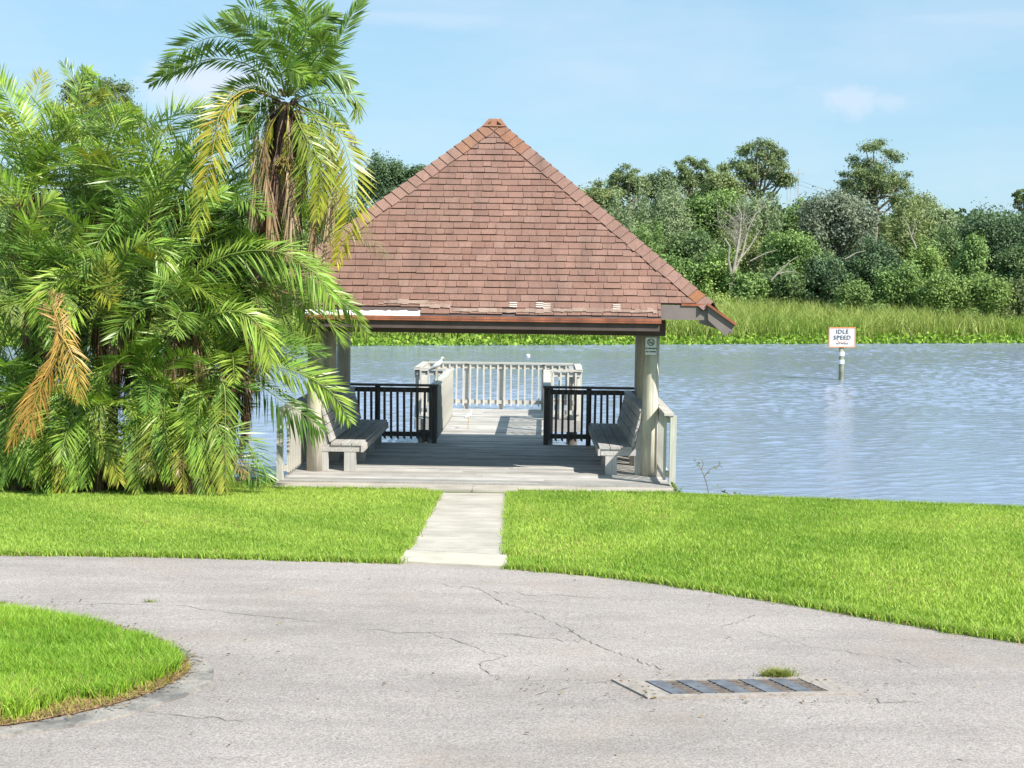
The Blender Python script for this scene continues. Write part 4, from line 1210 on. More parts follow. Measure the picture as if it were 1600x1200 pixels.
px_frond(fb, [(448, 150, 0), (430, 95, -.4), (395, 50, -.6), (350, 30, -.7)], DT, face=.2, leaf=.42, **g1)
px_frond(fb, [(450, 150, 0), (470, 70, .2), (500, 35, .3), (515, 20, .3)], DT, face=.25, leaf=.42, **g1)
px_frond(fb, [(452, 150, 0), (480, 118, -.2), (520, 110, -.3), (548, 128, -.3)], DT, face=.5, leaf=.36, **g1)
px_frond(fb, [(444, 156, 0), (420, 150, .3), (395, 165, .4), (380, 205, .4)], DT, face=.3, leaf=.36, **g1)
fb.build('crown', M['palm'], tall)
fb = FB()
px_frond(fb, [(436, 158, 0), (385, 140, -.5), (345, 175, -1.0), (330, 250, -1.2), (306, 368, -1.2)], DT, face=.05, leaf=.44, nl=54, cA=(.34, .36, .05), cB=(.36, .42, .05), droop=.12, start=.3, width=.028)
px_frond(fb, [(437, 157, 0), (390, 142, -.5), (352, 172, -1.05), (330, 240, -1.25), (318, 300, -1.25)], DT, face=.3, leaf=.36, nl=24, cA=GOLD, cB=YEL, droop=.2, start=.4)
fb.build('yellowing_frond', M['palm'], tall, 'yellow green frond hanging down on the left of the crown')
fb = FB()
px_frond(fb, [(462, 163, 0), (510, 185, -.2), (543, 240, -.4), (550, 320, -.5), (527, 408, -.5)], DT, face=.05, leaf=.45, nl=60, cA=(.34, .37, .05), cB=(.50, .46, .04), droop=.12, start=.3, width=.03)
fb.build('yellowing_frond', M['palm'], tall, 'yellow frond hanging over the roof edge on the right of the crown')
fb = FB()
px_frond(fb, [(460, 158, 0), (500, 160, 0), (530, 175, 0), (548, 205, 0), (552, 222, 0)], DT, face=.3, leaf=.12, nl=22, start=.75, cA=(.35, .27, .22), droop=.6, width=.008, rach=.01)
fb.build('dead_frond', M['palm'], tall, 'bare stalk ending in a dry tassel')
fb = FB()
px_frond(fb, [(500, 330, 0), (540, 360, -.1), (575, 372, -.2), (604, 402, -.2)], DT, face=.3, leaf=.22, nl=22, cA=(.25, .24, .1), width=.01, rach=.006)
fb.build('dead_frond', M['palm'], tall)
dead_skirt(Hd + np.array([0, 0, -.05]), 40, 1.5, .2, tall, cols=(BROWN, BROWN, (.13, .075, .05), (.30, .20, .11)))
fb = FB()
for pts, c_ in (([(440, 165, -.2), (405, 200, -.3), (402, 270, -.4), (397, 335, -.4)], TAN), ([(442, 170, -.3), (415, 210, -.4), (420, 300, -.5), (428, 372, -.5)], TAN), ([(450, 170, -.3), (452, 230, -.5), (455, 310, -.5), (452, 385, -.5)], (.42, .30, .18)), ([(462, 170, -.2), (500, 200, -.3), (520, 290, -.3), (506, 402, -.3)], (.45, .33, .2)), ([(455, 170, -.2), (490, 220, -.2), (497, 300, -.2), (488, 380, -.2)], TAN), ([(445, 175, -.3), (432, 230, -.45), (436, 290, -.45), (410, 350, -.4)], BROWN)):
    px_frond(fb, pts, DT, face=.4, leaf=.4, nl=44, cA=c_, droop=.6, width=.02, spread=(20, 8), start=.35, lift=.05)
for pts in ([(445, 165, -.3), (425, 195, -.35), (412, 240, -.35), (420, 270, -.35)], [(460, 165, -.3), (478, 215, -.4), (470, 260, -.4), (478, 300, -.4)], [(452, 165, -.3), (448, 210, -.45), (450, 250, -.5), (449, 268, -.5)]):
    px_frond(fb, pts, DT, face=.2, leaf=.26, nl=26, cA=YEL, cB=(.3, .26, .05), droop=.5, width=.016, spread=(25, 15), start=.3)
fb.build('dead_skirt', M['palm'], tall)
fb = FB()
for pts in ([(462, 163, -.1), (495, 190, -.4), (508, 250, -.5), (500, 330, -.5)], [(455, 165, -.2), (470, 200, -.6), (500, 260, -.7), (495, 340, -.7)], [(440, 163, -.1), (415, 190, -.3), (405, 240, -.4), (410, 290, -.4)]):
    px_frond(fb, pts, DT, face=.15, leaf=.34, nl=46, cA=(.24, .31, .05), cB=(.36, .38, .05), droop=.2, width=.026, start=.25)
fb.build('hanging_frond', M['palm'], tall)
fruit_cluster(at_depth(383, 181, DT - .4), .15, tall); fruit_cluster(at_depth(448, 262, DT - .45), .19, tall, (.14, .10, .03)); fruit_cluster(at_depth(486, 205, DT - .3), .12, tall, (.3, .25, .05))
rebase(tall)

# the crowd of shorter palms: one thing per stem
HEADS = [ # head px, depth, base px, frond count, frond length, label
    (45, 300, 20.9, 70, 22, 2.1, 'leafy palm at the left frame edge whose fronds reach highest beside the pine behind'),
    (150, 320, 21.2, 120, 22, 2.0, 'palm whose two crossing fronds stand against the far pine crown'),
    (255, 330, 20.8, 215, 22, 2.0, 'palm with a broad fan of fronds just left of the tallest palm'),
    (330, 370, 21.1, 300, 20, 1.9, 'palm directly behind the yellow hanging frond of the tallest palm'),
    (70, 460, 20.4, 60, 20, 1.8, 'palm in the middle of the left frame edge above the orange dead frond'),
    (175, 470, 20.2, 170, 20, 1.8, 'palm in the middle of the crowd with bright drooping fronds'),
    (290, 500, 20.3, 250, 20, 2.1, 'palm throwing long arching fronds to the right toward the pavilion roof'),
    (360, 570, 20.6, 330, 14, 1.8, 'palm with low fronds reaching over the water to the left bench'),
    (30, 620, 20.0, 25, 16, 1.5, 'low palm at the left frame edge with dark leaning fronds'),
    (130, 660, 19.9, 120, 15, 1.4, 'low palm beside the orange dead frond near the lawn'),
    (240, 600, 20.1, 200, 16, 1.5, 'palm above the leaning brown trunk, with dense mid green fronds'),
    (285, 660, 20.1, 190, 10, 1.4, 'short palm on a leaning brown trunk with a shaggy cut head'),
    (390, 455, 21.0, 318, 18, 1.6, 'palm hiding the foot of the tallest palm, its fronds against the pavilion eave'),
    (-90, 420, 20.6, -80, 18, 2.0, 'palm cut by the left frame edge, only its outer fronds in view'),
    (330, 450, 21.6, 310, 16, 1.9, 'palm at the rear of the crowd behind the tallest trunk'),
]
roots = []
for (hx, hy, d, bx, n, L_, lab) in HEADS:
    H = at_depth(hx, hy, d)
    by = d; zb = float(ground(by)); B = at_depth(bx, 700, d); B[2] = zb - .05
    o = thing('palm_tree', lab, 'palm', tuple(B), 0, PG)
    trunk('trunk', B, H, .1, .085, o, random.uniform(-.15, .15))
    fb = FB(); head_fronds(fb, H, int(n * 1.05), L_, leaf=.46)
    roots.append((o, fb, H))
G = lambda k, s=1.0: tuple(np.array(GREENS[k]) * s)
WIDE = 0.029
EXPL = [
    # (palm index, points, keywords)
    (6, [(262, 470, -.2), (340, 405, -.5), (427, 392, -.7), (490, 425, -.8), (522, 470, -.8)], dict(face=.25, leaf=.46, nl=60, cA=G(1), cB=G(1), droop=.35)),
    (6, [(285, 520, -.2), (335, 492, -.7), (380, 488, -.9), (412, 520, -.9), (424, 565, -.9)], dict(face=.25, leaf=.42, nl=52, cA=G(3), cB=G(3), droop=.35)),
    (7, [(365, 585, -.2), (410, 572, -.5), (460, 580, -.7), (515, 610, -.8), (545, 655, -.8)], dict(face=.1, leaf=.42, nl=56, cA=G(3), cB=(.26, .40, .06), droop=.1)),
    (7, [(360, 578, 0), (400, 598, 0), (440, 626, 0), (475, 648, 0), (500, 668, 0)], dict(face=.1, leaf=.42, nl=50, cA=G(2, .8), cB=G(2, .8), droop=.5)),
    (6, [(330, 440, 0), (420, 415, .2), (490, 440, .2), (540, 475, .2), (574, 520, .2)], dict(face=.15, leaf=.36, nl=56, cA=G(0), cB=(.2, .29, .04), droop=.25)),
    (6, [(330, 450, .3), (400, 440, .4), (455, 460, .4), (485, 500, .4), (492, 535, .4)], dict(face=.15, leaf=.36, nl=48, cA=G(1), cB=(.25, .30, .05), droop=.3)),
    (11, [(290, 680, 0), (325, 690, -.1), (355, 708, -.2), (385, 728, -.2), (404, 752, -.2)], dict(face=.1, leaf=.42, nl=34, cA=G(4), cB=G(4), droop=.05)),
    (7, [(330, 580, -.3), (300, 570, -.4), (345, 600, -.5), (350, 650, -.5)], dict(face=.3, leaf=.3, nl=30, cA=G(4), cB=G(4))),
    (0, [(85, 330, 0), (60, 250, -.1), (35, 190, -.1), (12, 150, -.1), (-6, 128, -.1)], dict(face=.1, leaf=.44, nl=52, cA=G(3), cB=G(3, 1.1), droop=.1)),
    (0, [(95, 320, .1), (70, 240, 0), (85, 180, 0), (120, 200, 0)], dict(face=.3, leaf=.4, cA=G(4), cB=G(3))),
    (1, [(105, 200, .2), (118, 160, .2), (132, 120, .2), (138, 112, .2)], dict(face=.5, leaf=.26, nl=30, cA=G(3), cB=G(3))),
    (1, [(195, 300, 0), (185, 220, 0), (160, 150, 0), (128, 108, 0)], dict(face=.7, leaf=.28, nl=40, cA=G(0), cB=G(1))),
    (2, [(225, 340, -.1), (240, 250, -.1), (262, 195, -.1), (300, 180, -.1), (318, 190, -.1)], dict(face=.1, leaf=.48, nl=54, cA=G(4), cB=G(3), droop=.05)),
    (2, [(255, 350, -.2), (300, 270, -.3), (312, 230, -.3), (345, 215, -.3)], dict(face=.2, leaf=.46, nl=48, cA=G(1), cB=G(3))),
    (5, [(175, 460, -.3), (195, 400, -.6), (235, 380, -.8), (262, 420, -.9)], dict(face=.2, leaf=.44, cA=G(3), cB=(.24, .36, .05), droop=.4)),
    (5, [(180, 540, -.3), (172, 480, -.5), (165, 430, -.6), (160, 400, -.6)], dict(face=.25, leaf=.36, cA=(.26, .32, .05), cB=(.34, .38, .05), droop=.2)),
    (5, [(150, 440, -.4), (110, 430, -.7), (80, 450, -.9), (60, 500, -.9)], dict(face=.3, leaf=.42, cA=G(3), cB=G(3, 1.1), droop=.5)),
    (4, [(70, 460, -.3), (45, 380, -.6), (60, 330, -.8), (85, 310, -.9)], dict(face=.2, leaf=.4, cA=G(1), cB=G(3))),
    (6, [(270, 470, -.4), (230, 380, -.5), (245, 300, -.5), (280, 260, -.5)], dict(face=.1, leaf=.46, nl=54, cA=G(0), cB=G(1))),
    (6, [(290, 480, -.4), (255, 420, -.6), (300, 330, -.7), (350, 300, -.7)], dict(face=.1, leaf=.46, nl=54, cA=G(2, 1.2), cB=G(1))),
    (9, [(80, 655, -.2), (95, 690, -.3), (100, 730, -.4), (97, 776, -.4)], dict(face=.05, leaf=.36, nl=36, cA=G(3), cB=(.45, .38, .06), droop=.1)),
    (9, [(100, 665, -.2), (140, 672, -.4), (170, 705, -.5), (186, 750, -.5)], dict(face=.05, leaf=.36, nl=40, cA=G(1), cB=(.36, .36, .05), droop=.15)),
    (8, [(5, 640, -.1), (-5, 690, -.2), (-2, 730, -.2), (5, 770, -.2)], dict(face=.1, leaf=.34, nl=34, cA=G(1), cB=(.38, .35, .06))),
]
for k, pts, kw in EXPL:
    o, fb, H = roots[k]
    kw.setdefault('width', WIDE); px_frond(fb, pts, HEADS[k][2], **kw)
for i in range(34):
    k = [8, 9, 10, 11, 9, 4, 10, 7][i % 8]; o, fb, H = roots[k]
    x0 = rng.uniform(0, 330); y0 = rng.uniform(590, 680); dx = rng.uniform(-75, 75); y2 = rng.uniform(735, 778)
    f = lambda x: float(np.clip(x, -25, 352))
    col = np.array(GREENS[rng.integers(5)]); cb = col if rng.random() < .6 else np.array((.40, .38, .07))
    px_frond(fb, [(f(x0), y0, -.1), (f(x0 + dx * .4), y0 - 14, -.35), (f(x0 + dx * .8), (y0 + y2) / 2 - 10, -.5), (f(x0 + dx), y2, -.55)], 20.0, face=rng.uniform(0, .6), leaf=rng.uniform(.3, .4), nl=44, cA=col, cB=cb, droop=rng.uniform(.05, .3), width=.022)
for i, (o, fb, H) in enumerate(roots):
    fb.build('crown', M['palm'], o)
    dead_skirt(H, 22, 1.15, .2, o)
# orange dead fronds on the low palm
o = roots[9][0]; fb = FB()
px_frond(fb, [(88, 470, -.9), (100, 520, -1.1), (85, 570, -1.2), (45, 630, -1.3), (14, 698, -1.3)], 19.9, face=.15, leaf=.36, nl=50, cA=ORANGE, cB=(.46, .30, .07), droop=.4, start=.05, spread=(45, 22))
fb.build('dead_frond', M['palm'], o, 'orange brown dead frond'); fb = FB()
px_frond(fb, [(92, 520, -1.1), (108, 545, -1.25), (120, 580, -1.3), (126, 622, -1.3)], 19.9, face=.2, leaf=.28, nl=30, cA=(.55, .36, .09), cB=(.5, .36, .08), droop=.4, start=.05)
fb.build('dead_frond', M['palm'], o, 'orange brown dead frond'); fb = FB()
px_frond(fb, [(96, 525, -1.1), (90, 500, -1.1), (82, 480, -1.1), (86, 462, -1.1)], 19.9, face=.1, leaf=.3, nl=20, cA=(.52, .33, .12), droop=.1, start=.05)
fb.build('dead_frond', M['palm'], o, 'orange brown dead frond'); fb = FB()
px_frond(fb, [(86, 560, -1.2), (66, 600, -1.25), (52, 640, -1.3), (48, 675, -1.3)], 19.9, face=.3, leaf=.3, nl=30, cA=(.48, .28, .08), droop=.5, start=.05)
fb.build('dead_frond', M['palm'], o, 'orange brown dead frond')
for o, fb, H in roots: rebase(o)

# ferny undergrowth at the palms' feet
fb = FB()
for i in range(110):
    x = rng.uniform(-20, 350); D_ = rng.uniform(19.9, 20.9); b0 = at_depth(x, 760, D_); b0[2] = float(ground(D_))
    a = rng.uniform(0, 6.28); l = rng.uniform(.35, .8); dh = np.array([math.cos(a), math.sin(a), 0])
    c_ = np.array([(.10, .17, .03), (.2, .22, .05), (.28, .2, .09), (.12, .2, .04)][rng.integers(4)])
    add_frond(fb, [b0, b0 + dh * l * .3 + [0, 0, l * .7], b0 + dh * l * .7 + [0, 0, l * .8], b0 + dh * l + [0, 0, l * .5]], leaf=.24, nl=22, twist=rng.uniform(-.6, .6), cA=c_, width=.018)
o = fb.build('undergrowth', M['palm'], None); tag(o, 'tangled low fronds and seedlings along the lawn under the palms', 'undergrowth', kind='stuff')

# thin bare weed on the bank right of the pavilion
def weed(name, label, stems, leafy=0):
    mb = MB(); p0 = at_depth(*stems[0][0])
    o = thing(name, label, 'weed', tuple(p0))
    for st in stems:
        pts = [at_depth(*q) - p0 for q in st]
        mb.tube(pts, [.009 * (1 - .7 * i / (len(pts) - 1)) for i in range(len(pts))], 5, (.20, .17, .14))
    mb.build('stem', M['bark'], o)
    if leafy:
        V = []; Q = []; C = []
        for k in range(leafy):
            st = stems[rng.integers(len(stems))]; f = rng.integers(1, len(st)); q = at_depth(*st[f]) - p0 + rng.normal(0, .025, 3)
            a = unit(rng.normal(0, 1, 3)) * .03; b_ = unit(np.cross(a, rng.normal(0, 1, 3))) * .012
            V += [q - a, q + b_, q + a, q - b_]; Q.append([4 * k, 4 * k + 1, 4 * k + 2, 4 * k + 3]); C += [(.16, .22, .05)] * 4
        link('leaves', np_mesh('leaves', V, np.array(Q), None, np.array(C)), M['leaf'], o)
Dw = 20.75
weed('bare_weed', 'bare twiggy weed on the bank just right of the pavilion', [[(1109, 780, Dw), (1104, 755, Dw), (1098, 738, Dw), (1092, 727, Dw), (1083, 718, Dw)], [(1100, 745, Dw), (1110, 733, Dw), (1125, 725, Dw)], [(1096, 735, Dw), (1099, 724, Dw), (1094, 716, Dw)], [(1125, 725, Dw), (1121, 730, Dw), (1118, 733, Dw)]], 8)
weed('low_weed', 'low leafy weed at the corner of the pavilion deck', [[(1054, 776, 20.9), (1055, 765, 20.9), (1053, 758, 20.9)], [(1054, 776, 20.9), (1060, 768, 20.9)]], 45)
weed('bank_weed', 'thin sprawling weed on the bank beside the twiggy one', [[(1140, 785, 20.6), (1135, 770, 20.6), (1124, 763, 20.6)], [(1138, 778, 20.6), (1150, 771, 20.6)]], 20)

# ------------------------------------------------------------------ far reeds and floating plants
def shore_pts(n, d0, d1, x0=-30, x1=46, pw=1.0):
    x = rng.uniform(x0, x1, n); d = d0 + (d1 - d0) * rng.random(n) ** pw
    y = np.array([far_shore(v) for v in x]) + d
    return np.column_stack([x, y]), d
P, d = shore_pts(75000, 1.0, 15, pw=1.0)
nz = patch_noise(P[:, 0], P[:, 1], .35, 21)
hgt = 1.35 + .45 * np.clip(d / 8, 0, 1) + .22 * nz
mixv = np.clip(.45 + .3 * nz + rng.normal(0, .3, len(P)), 0, 1)
V, Q, T, C = blades(P, np.full(len(P), -.6) + d * .04, hgt * .95, .05, 1.15, (.24, .36, .07), (.44, .47, .16), mixv)
o = link('reeds', np_mesh('reeds', V, Q, T, C), M['reed']); tag(o, 'band of yellow green reeds along the far shore', 'reeds', kind='stuff')
n = 15000
P, d = shore_pts(n, -2.2, 2.2)
ctr_ = np.column_stack([P, WATER + .02 + np.abs(rng.normal(0, .22, n)) * np.clip((d + 2.6) / 2.5, .3, 1)])
a = unit(rng.normal(0, 1, (n, 3)) + [0, 0, .4]); b_ = unit(np.cross(a, rng.normal(0, 1, (n, 3))))
s_ = rng.uniform(.08, .16, (n, 1))
V = np.stack([ctr_ - a * s_, ctr_ + b_ * s_ * .7, ctr_ + a * s_, ctr_ - b_ * s_ * .7], 1).reshape(-1, 3)
C = np.where(rng.random((n, 1)) < .7, np.array([[.17, .30, .03]]), np.array([[.30, .42, .06]])) * rng.uniform(.6, 1.3, (n, 1))
o = link('water_plants', np_mesh('water_plants', V, np.arange(n * 4).reshape(-1, 4), None, np.repeat(C, 4, 0)), M['leaf']); tag(o, 'bright green floating water plants fringing the far reeds', 'water plants', kind='stuff')

# ------------------------------------------------------------------ trees
def leaf_cloud(cs, rs, n, size, c0, c1, r_, shell=.55, aspect=.6, upb=.25):
    cs, rs = np.asarray(cs), np.asarray(rs); k = len(cs)
    wgt = np.prod(rs, 1) ** .667; wgt[-1] = min(wgt[-1], wgt[:-1].sum() * .16); idx = r_.choice(k, n, p=wgt / wgt.sum())
    dir_ = unit(r_.normal(0, 1, (n, 3))); rad = np.clip(r_.normal(.45 + .4 * shell, .30, (n, 1)), .05, 1.22)
    p = cs[idx] + dir_ * rs[idx] * rad
    nrm = unit(dir_ * .8 + r_.normal(0, .7, (n, 3)) + [0, 0, upb])
    a = unit(np.cross(nrm, r_.normal(0, 1, (n, 3)))); b_ = np.cross(nrm, a)
    s_ = size * r_.uniform(.6, 1.3, (n, 1))
    V = np.stack([p - a * s_, p + b_ * s_ * aspect, p + a * s_, p - b_ * s_ * aspect], 1).reshape(-1, 3)
    m_ = np.clip(r_.normal(.45, .3, (n, 1)) + .18 * r_.normal(0, 1, (k, 1))[idx], 0, 1)
    C = (np.asarray(c0)[None] * (1 - m_) + np.asarray(c1)[None] * m_) * r_.uniform(.75, 1.25, (n, 1))
    return V, np.arange(n * 4).reshape(-1, 4), np.repeat(C, 4, 0)

TREE_COL = {  # greens paled and greyed in place of distance haze
    'oak': ((0.120, 0.186, 0.079), (0.204, 0.290, 0.113)), 'dark': ((0.084, 0.140, 0.074), (0.151, 0.226, 0.105)),
    'green': ((0.163, 0.255, 0.082), (0.265, 0.382, 0.118)), 'lime': ((0.217, 0.324, 0.090), (0.336, 0.457, 0.133)),
    'willow': ((0.214, 0.280, 0.153), (0.326, 0.397, 0.214)), 'grey': ((0.188, 0.223, 0.158), (0.288, 0.324, 0.226)),
    'pine': ((0.143, 0.199, 0.092), (0.266, 0.327, 0.139)), 'olive': ((0.206, 0.257, 0.105), (0.317, 0.368, 0.150)), 'yellow': ((0.286, 0.387, 0.104), (0.415, 0.527, 0.142)),
}
def tree(label, px, py, rx, ry, D, col, style='round', n=3600, cat='tree', name=None, group='trees along the far shore', lean=0):
    r_ = np.random.default_rng(int(px * 7 + py * 13 + D))
    c = at_depth(px, py, D); k = D / F; RX, RZ_ = rx * k * 1.1, ry * k * 1.14; RY = (RX + RZ_) / 2 * .9
    zg = float(np.interp(D - far_shore(c[0]), [0, 14, 30, 120], [-.8, .1, .6, 1.2]))
    name = name or {'pine': 'pine_tree', 'bush': 'bush'}.get(style, 'broadleaf_tree')
    base = np.array([c[0] + lean * RX, c[1], zg - .1])
    o = thing(name, label, cat, tuple(base), 0, group)
    if style == 'pine':
        m = 64; cs = []; 
        while len(cs) < m:
            q = r_.uniform(-1, 1, 3)
            if np.linalg.norm(q) > 1: continue
            if q[2] < -.1 and abs(q[0]) < .3 and r_.random() < .6: continue
            cs.append(c + q * [RX * .88, RY * .88, RZ_ * .9])
        cs = np.array(cs); rr = np.array([[1, 1, .62]]) * (RX + RZ_) / 2 * r_.uniform(.15, .30, (m, 1))
        size, shell, asp = .12, .1, .35
    elif style == 'bush':
        m = 22; q = unit(r_.normal(0, 1, (m, 3))); q[:, 2] = np.abs(q[:, 2]) * .9 - .25
        cs = c + q * [RX * .65, RY * .65, RZ_ * .65] * r_.uniform(.6, 1.05, (m, 1)); rr = np.array([[RX, RY, RZ_]]) * r_.uniform(.2, .42, (m, 1)); size, shell, asp = .10, .45, .5
    elif style == 'willow':
        m = 30; q = unit(r_.normal(0, 1, (m, 3))); cs = c + q * [RX * .72, RY * .72, RZ_ * .72] * r_.uniform(.3, 1.05, (m, 1))
        rr = np.array([[.16, .16, .42]]) * (RX + RZ_) / 2 * r_.uniform(.8, 1.6, (m, 1)); size, shell, asp = .15, .15, .22
    else:
        m = 46; q = unit(r_.normal(0, 1, (m, 3))); q[:, 2] = np.where(q[:, 2] < -.5, -q[:, 2] * .6, q[:, 2])
        cs = c + q * [RX * .7, RY * .7, RZ_ * .7] * r_.uniform(.55, 1.05, (m, 1)); rr = np.array([[RX, RY, RZ_ * .85]]) * r_.uniform(.14, .38, (m, 1)); size, shell, asp = .11, .5, .5
    cfac = .82 if style == 'bush' else 1.0
    if style in ('round', 'willow', 'bush'):    # foliage hanging on down toward the ground
        zl = max(c[2] - RZ_ * 1.0, zg + .3); m2 = 16
        c2 = np.column_stack([c[0] + r_.uniform(-.8, .8, m2) * RX, c[1] + r_.uniform(-.8, .6, m2) * RY, r_.uniform(zg + .4, max(c[2] - .4 * RZ_, zg + .6), m2)])
        cs = np.vstack([cs, c2]); rr = np.vstack([rr, np.repeat(np.array([[RX, RY, RZ_]]) * .32, m2, 0) * r_.uniform(.7, 1.2, (m2, 1))])
    n = int(n * 4.2)
    cs = np.vstack([cs, c[None]]); rr = np.vstack([rr, np.array([[RX, RY, RZ_]]) * (.62 if style == 'pine' else .75)])
    V, Q, C = leaf_cloud(cs, rr, n, size, *TREE_COL[col], r_, shell, asp)
    C = C * cfac
    # trunk with limbs reaching into the clumps
    mb = MB(); bc = (.30, .26, .22) if style in ('pine', 'willow') else (.16, .14, .12)
    top = c + [0, 0, (.45 if style == 'pine' else 0) * RZ_]
    tr = max(.06, min(.3, RX * .075))
    mid = base * .45 + top * .55 + [r_.normal(0, .1) * RX, 0, 0]
    mb.tube([base, base * .7 + mid * .3, mid, top], [tr * 1.3, tr * 1.05, tr * .8, tr * .3], 7, bc)
    for i in r_.choice(len(cs), min(len(cs), 26 if style == 'pine' else 12), replace=False):
        f = r_.uniform(.1, .8); s0 = mid * (1 - f) + top * f; e0 = cs[i]; mm = (s0 + e0) / 2 - [0, 0, .12 * RZ_]
        mb.tube([s0, mm, e0], [tr * .45, tr * .32, tr * .12], 5, bc)
    mb.build('trunk', M['bark'], o)
    link('crown', np_mesh('crown', V, Q, None, C), M['leaf'], o)
    rebase(o)
    return o

TREES = [
 ('tall flat topped pine with bare lower limbs just left of the distant pylon', 1180, 266, 60, 46, 122, 'pine', 'pine', 5200),
 ('tall broad pine crown over the grey green oak, right of the pylon', 1368, 280, 62, 56, 124, 'pine', 'pine', 5200),
 ('lower olive shoulder of trees sloping down right of the broad pine', 1432, 345, 42, 48, 120, 'olive', 'round', 3600),
 ('small ragged pine on the skyline just left of the tall flat topped pine', 1078, 282, 40, 36, 124, 'pine', 'pine', 3400),
 ('dark skyline pine next to the right hip of the roof', 985, 290, 40, 34, 124, 'pine', 'pine', 3400),
 ('low skyline pine between the two small pines near the roof', 1030, 295, 30, 32, 126, 'dark', 'round', 2200),
 ('pine crown tip at the right frame edge above the dark oak', 1600, 312, 20, 16, 118, 'pine', 'pine', 1200),
 ('pale olive tree crown peeking over the middle of the right roof hip', 935, 315, 45, 35, 120, 'olive', 'round', 2600),
 ('dark round oak seen between the palms and the left roof slope', 598, 288, 44, 50, 128, 'dark', 'round', 5200),
 ('small dark tree crown tip just above the left roof hip', 655, 280, 36, 26, 128, 'dark', 'round', 2200),
 ('airy pine crown rising behind the palms at upper left', 152, 178, 76, 60, 110, 'pine', 'pine', 6000),
 ('pale feathery willow right behind the roof hip', 1040, 350, 66, 66, 108, 'willow', 'willow', 5200),
 ('pale feathery willow partly hidden by the roof hip', 970, 372, 60, 60, 107, 'willow', 'willow', 4600),
 ('rounded mid green tree under the tall flat topped pine', 1115, 340, 58, 52, 110, 'green', 'round', 4600),
 ('mid green tree left of the dead white tree', 1082, 410, 58, 60, 105, 'oak', 'round', 4600),
 ('feathery grey willow behind the dead white tree', 1178, 352, 62, 55, 108, 'willow', 'willow', 4600),
 ('wide grey green oak below the broad pine', 1305, 352, 72, 66, 108, 'grey', 'round', 6000),
 ('tall olive green tree right of the grey green oak', 1415, 380, 62, 66, 107, 'olive', 'willow', 5600),
 ('massive dark green oak filling the right frame edge', 1560, 388, 92, 78, 110, 'dark', 'round', 7500),
 ('bright green tree with pale bare limbs below, right of the dead white tree', 1236, 398, 52, 46, 103, 'green', 'round', 4400),
 ('dark tree under the grey green oak', 1362, 428, 54, 58, 103, 'dark', 'round', 4200),
 ('dark narrow tree between the olive tree and the massive oak', 1470, 408, 44, 58, 106, 'oak', 'round', 3600),
 ('bright green tree just right of the roof corner', 1122, 428, 36, 44, 100, 'lime', 'round', 3200),
 ('mid green tree at the foot of the dead white tree', 1162, 455, 42, 40, 99, 'green', 'round', 3200),
 ('dark green tree low behind the reeds, below the tree with bare limbs', 1215, 448, 48, 38, 100, 'oak', 'round', 3200),
 ('shadowy evergreen low in the tree line below the grey green oak', 1290, 440, 46, 46, 101, 'dark', 'round', 3400),
 ('green tree low in the tree line below the olive tree', 1408, 452, 44, 46, 100, 'green', 'round', 3400),
 ('leafy green bush near the roof corner above the reeds', 1050, 440, 50, 50, 100, 'green', 'round', 3200),
 ('yellow green bush at the tip of the roof corner', 1120, 478, 36, 26, 97, 'yellow', 'bush', 2200),
 ('low green bush below the dark tree under the grey green oak', 1335, 462, 36, 34, 97, 'green', 'bush', 2400),
 ('rounded light olive bush left of two others by the right edge', 1478, 455, 44, 38, 97, 'lime', 'bush', 3000),
 ('rounded light olive bush in front of the massive dark oak', 1540, 458, 44, 38, 97, 'lime', 'bush', 3000),
 ('light olive bush at the right frame edge above the reeds', 1600, 462, 40, 36, 98, 'olive', 'bush', 2600),
 ('mid green tree filling the gap between the pylon and the grey green oak', 1255, 350, 40, 46, 113, 'green', 'round', 3600),
 ('grey green tree low between the broad pine and the massive oak', 1470, 360, 46, 40, 114, 'willow', 'round', 3400),
 ('olive tree standing right behind the dead white tree', 1150, 395, 48, 50, 106, 'olive', 'willow', 4200),
 ('shaded green tree between the bright green tree and the dark one by the reeds', 1265, 425, 40, 44, 104, 'oak', 'round', 3200),
 ('light green tree behind the leftmost olive bush', 1445, 420, 42, 46, 104, 'lime', 'willow', 3600),
 ('green tree under the left feathery willow beside the roof hip', 1010, 400, 50, 50, 104, 'green', 'willow', 3600),
 ('tall green tree between the skyline pines and the flat topped pine', 1125, 300, 40, 36, 118, 'olive', 'round', 3200),
 ('dark tree at the right frame edge beneath the massive oak', 1590, 425, 40, 46, 103, 'oak', 'round', 3200),
 ('small vine covered tree in front of the massive dark oak', 1520, 405, 30, 40, 100, 'green', 'round', 2400),
]
for (lab, px, py, rx, ry, D_, col, st, n) in TREES:
    tree(lab, px, py, rx, ry, D_, col, st, n, cat='bush' if st == 'bush' else 'tree')
# the far shore goes on behind the palms and the pavilion: trees there only show from other places
for i, px in enumerate((-60, 20, 110, 215, 330, 440, 540, 700, 770, 850)):
    ry = 62 + (i * 37) % 25
    tree('woodland tree on the far shore hidden behind palms or pavilion', px, 432 - ry * .75, 75, ry, 104 + (i * 13) % 9, ('oak', 'green', 'dark', 'olive')[i % 4], 'round', 2600, group='trees behind palms and pavilion')

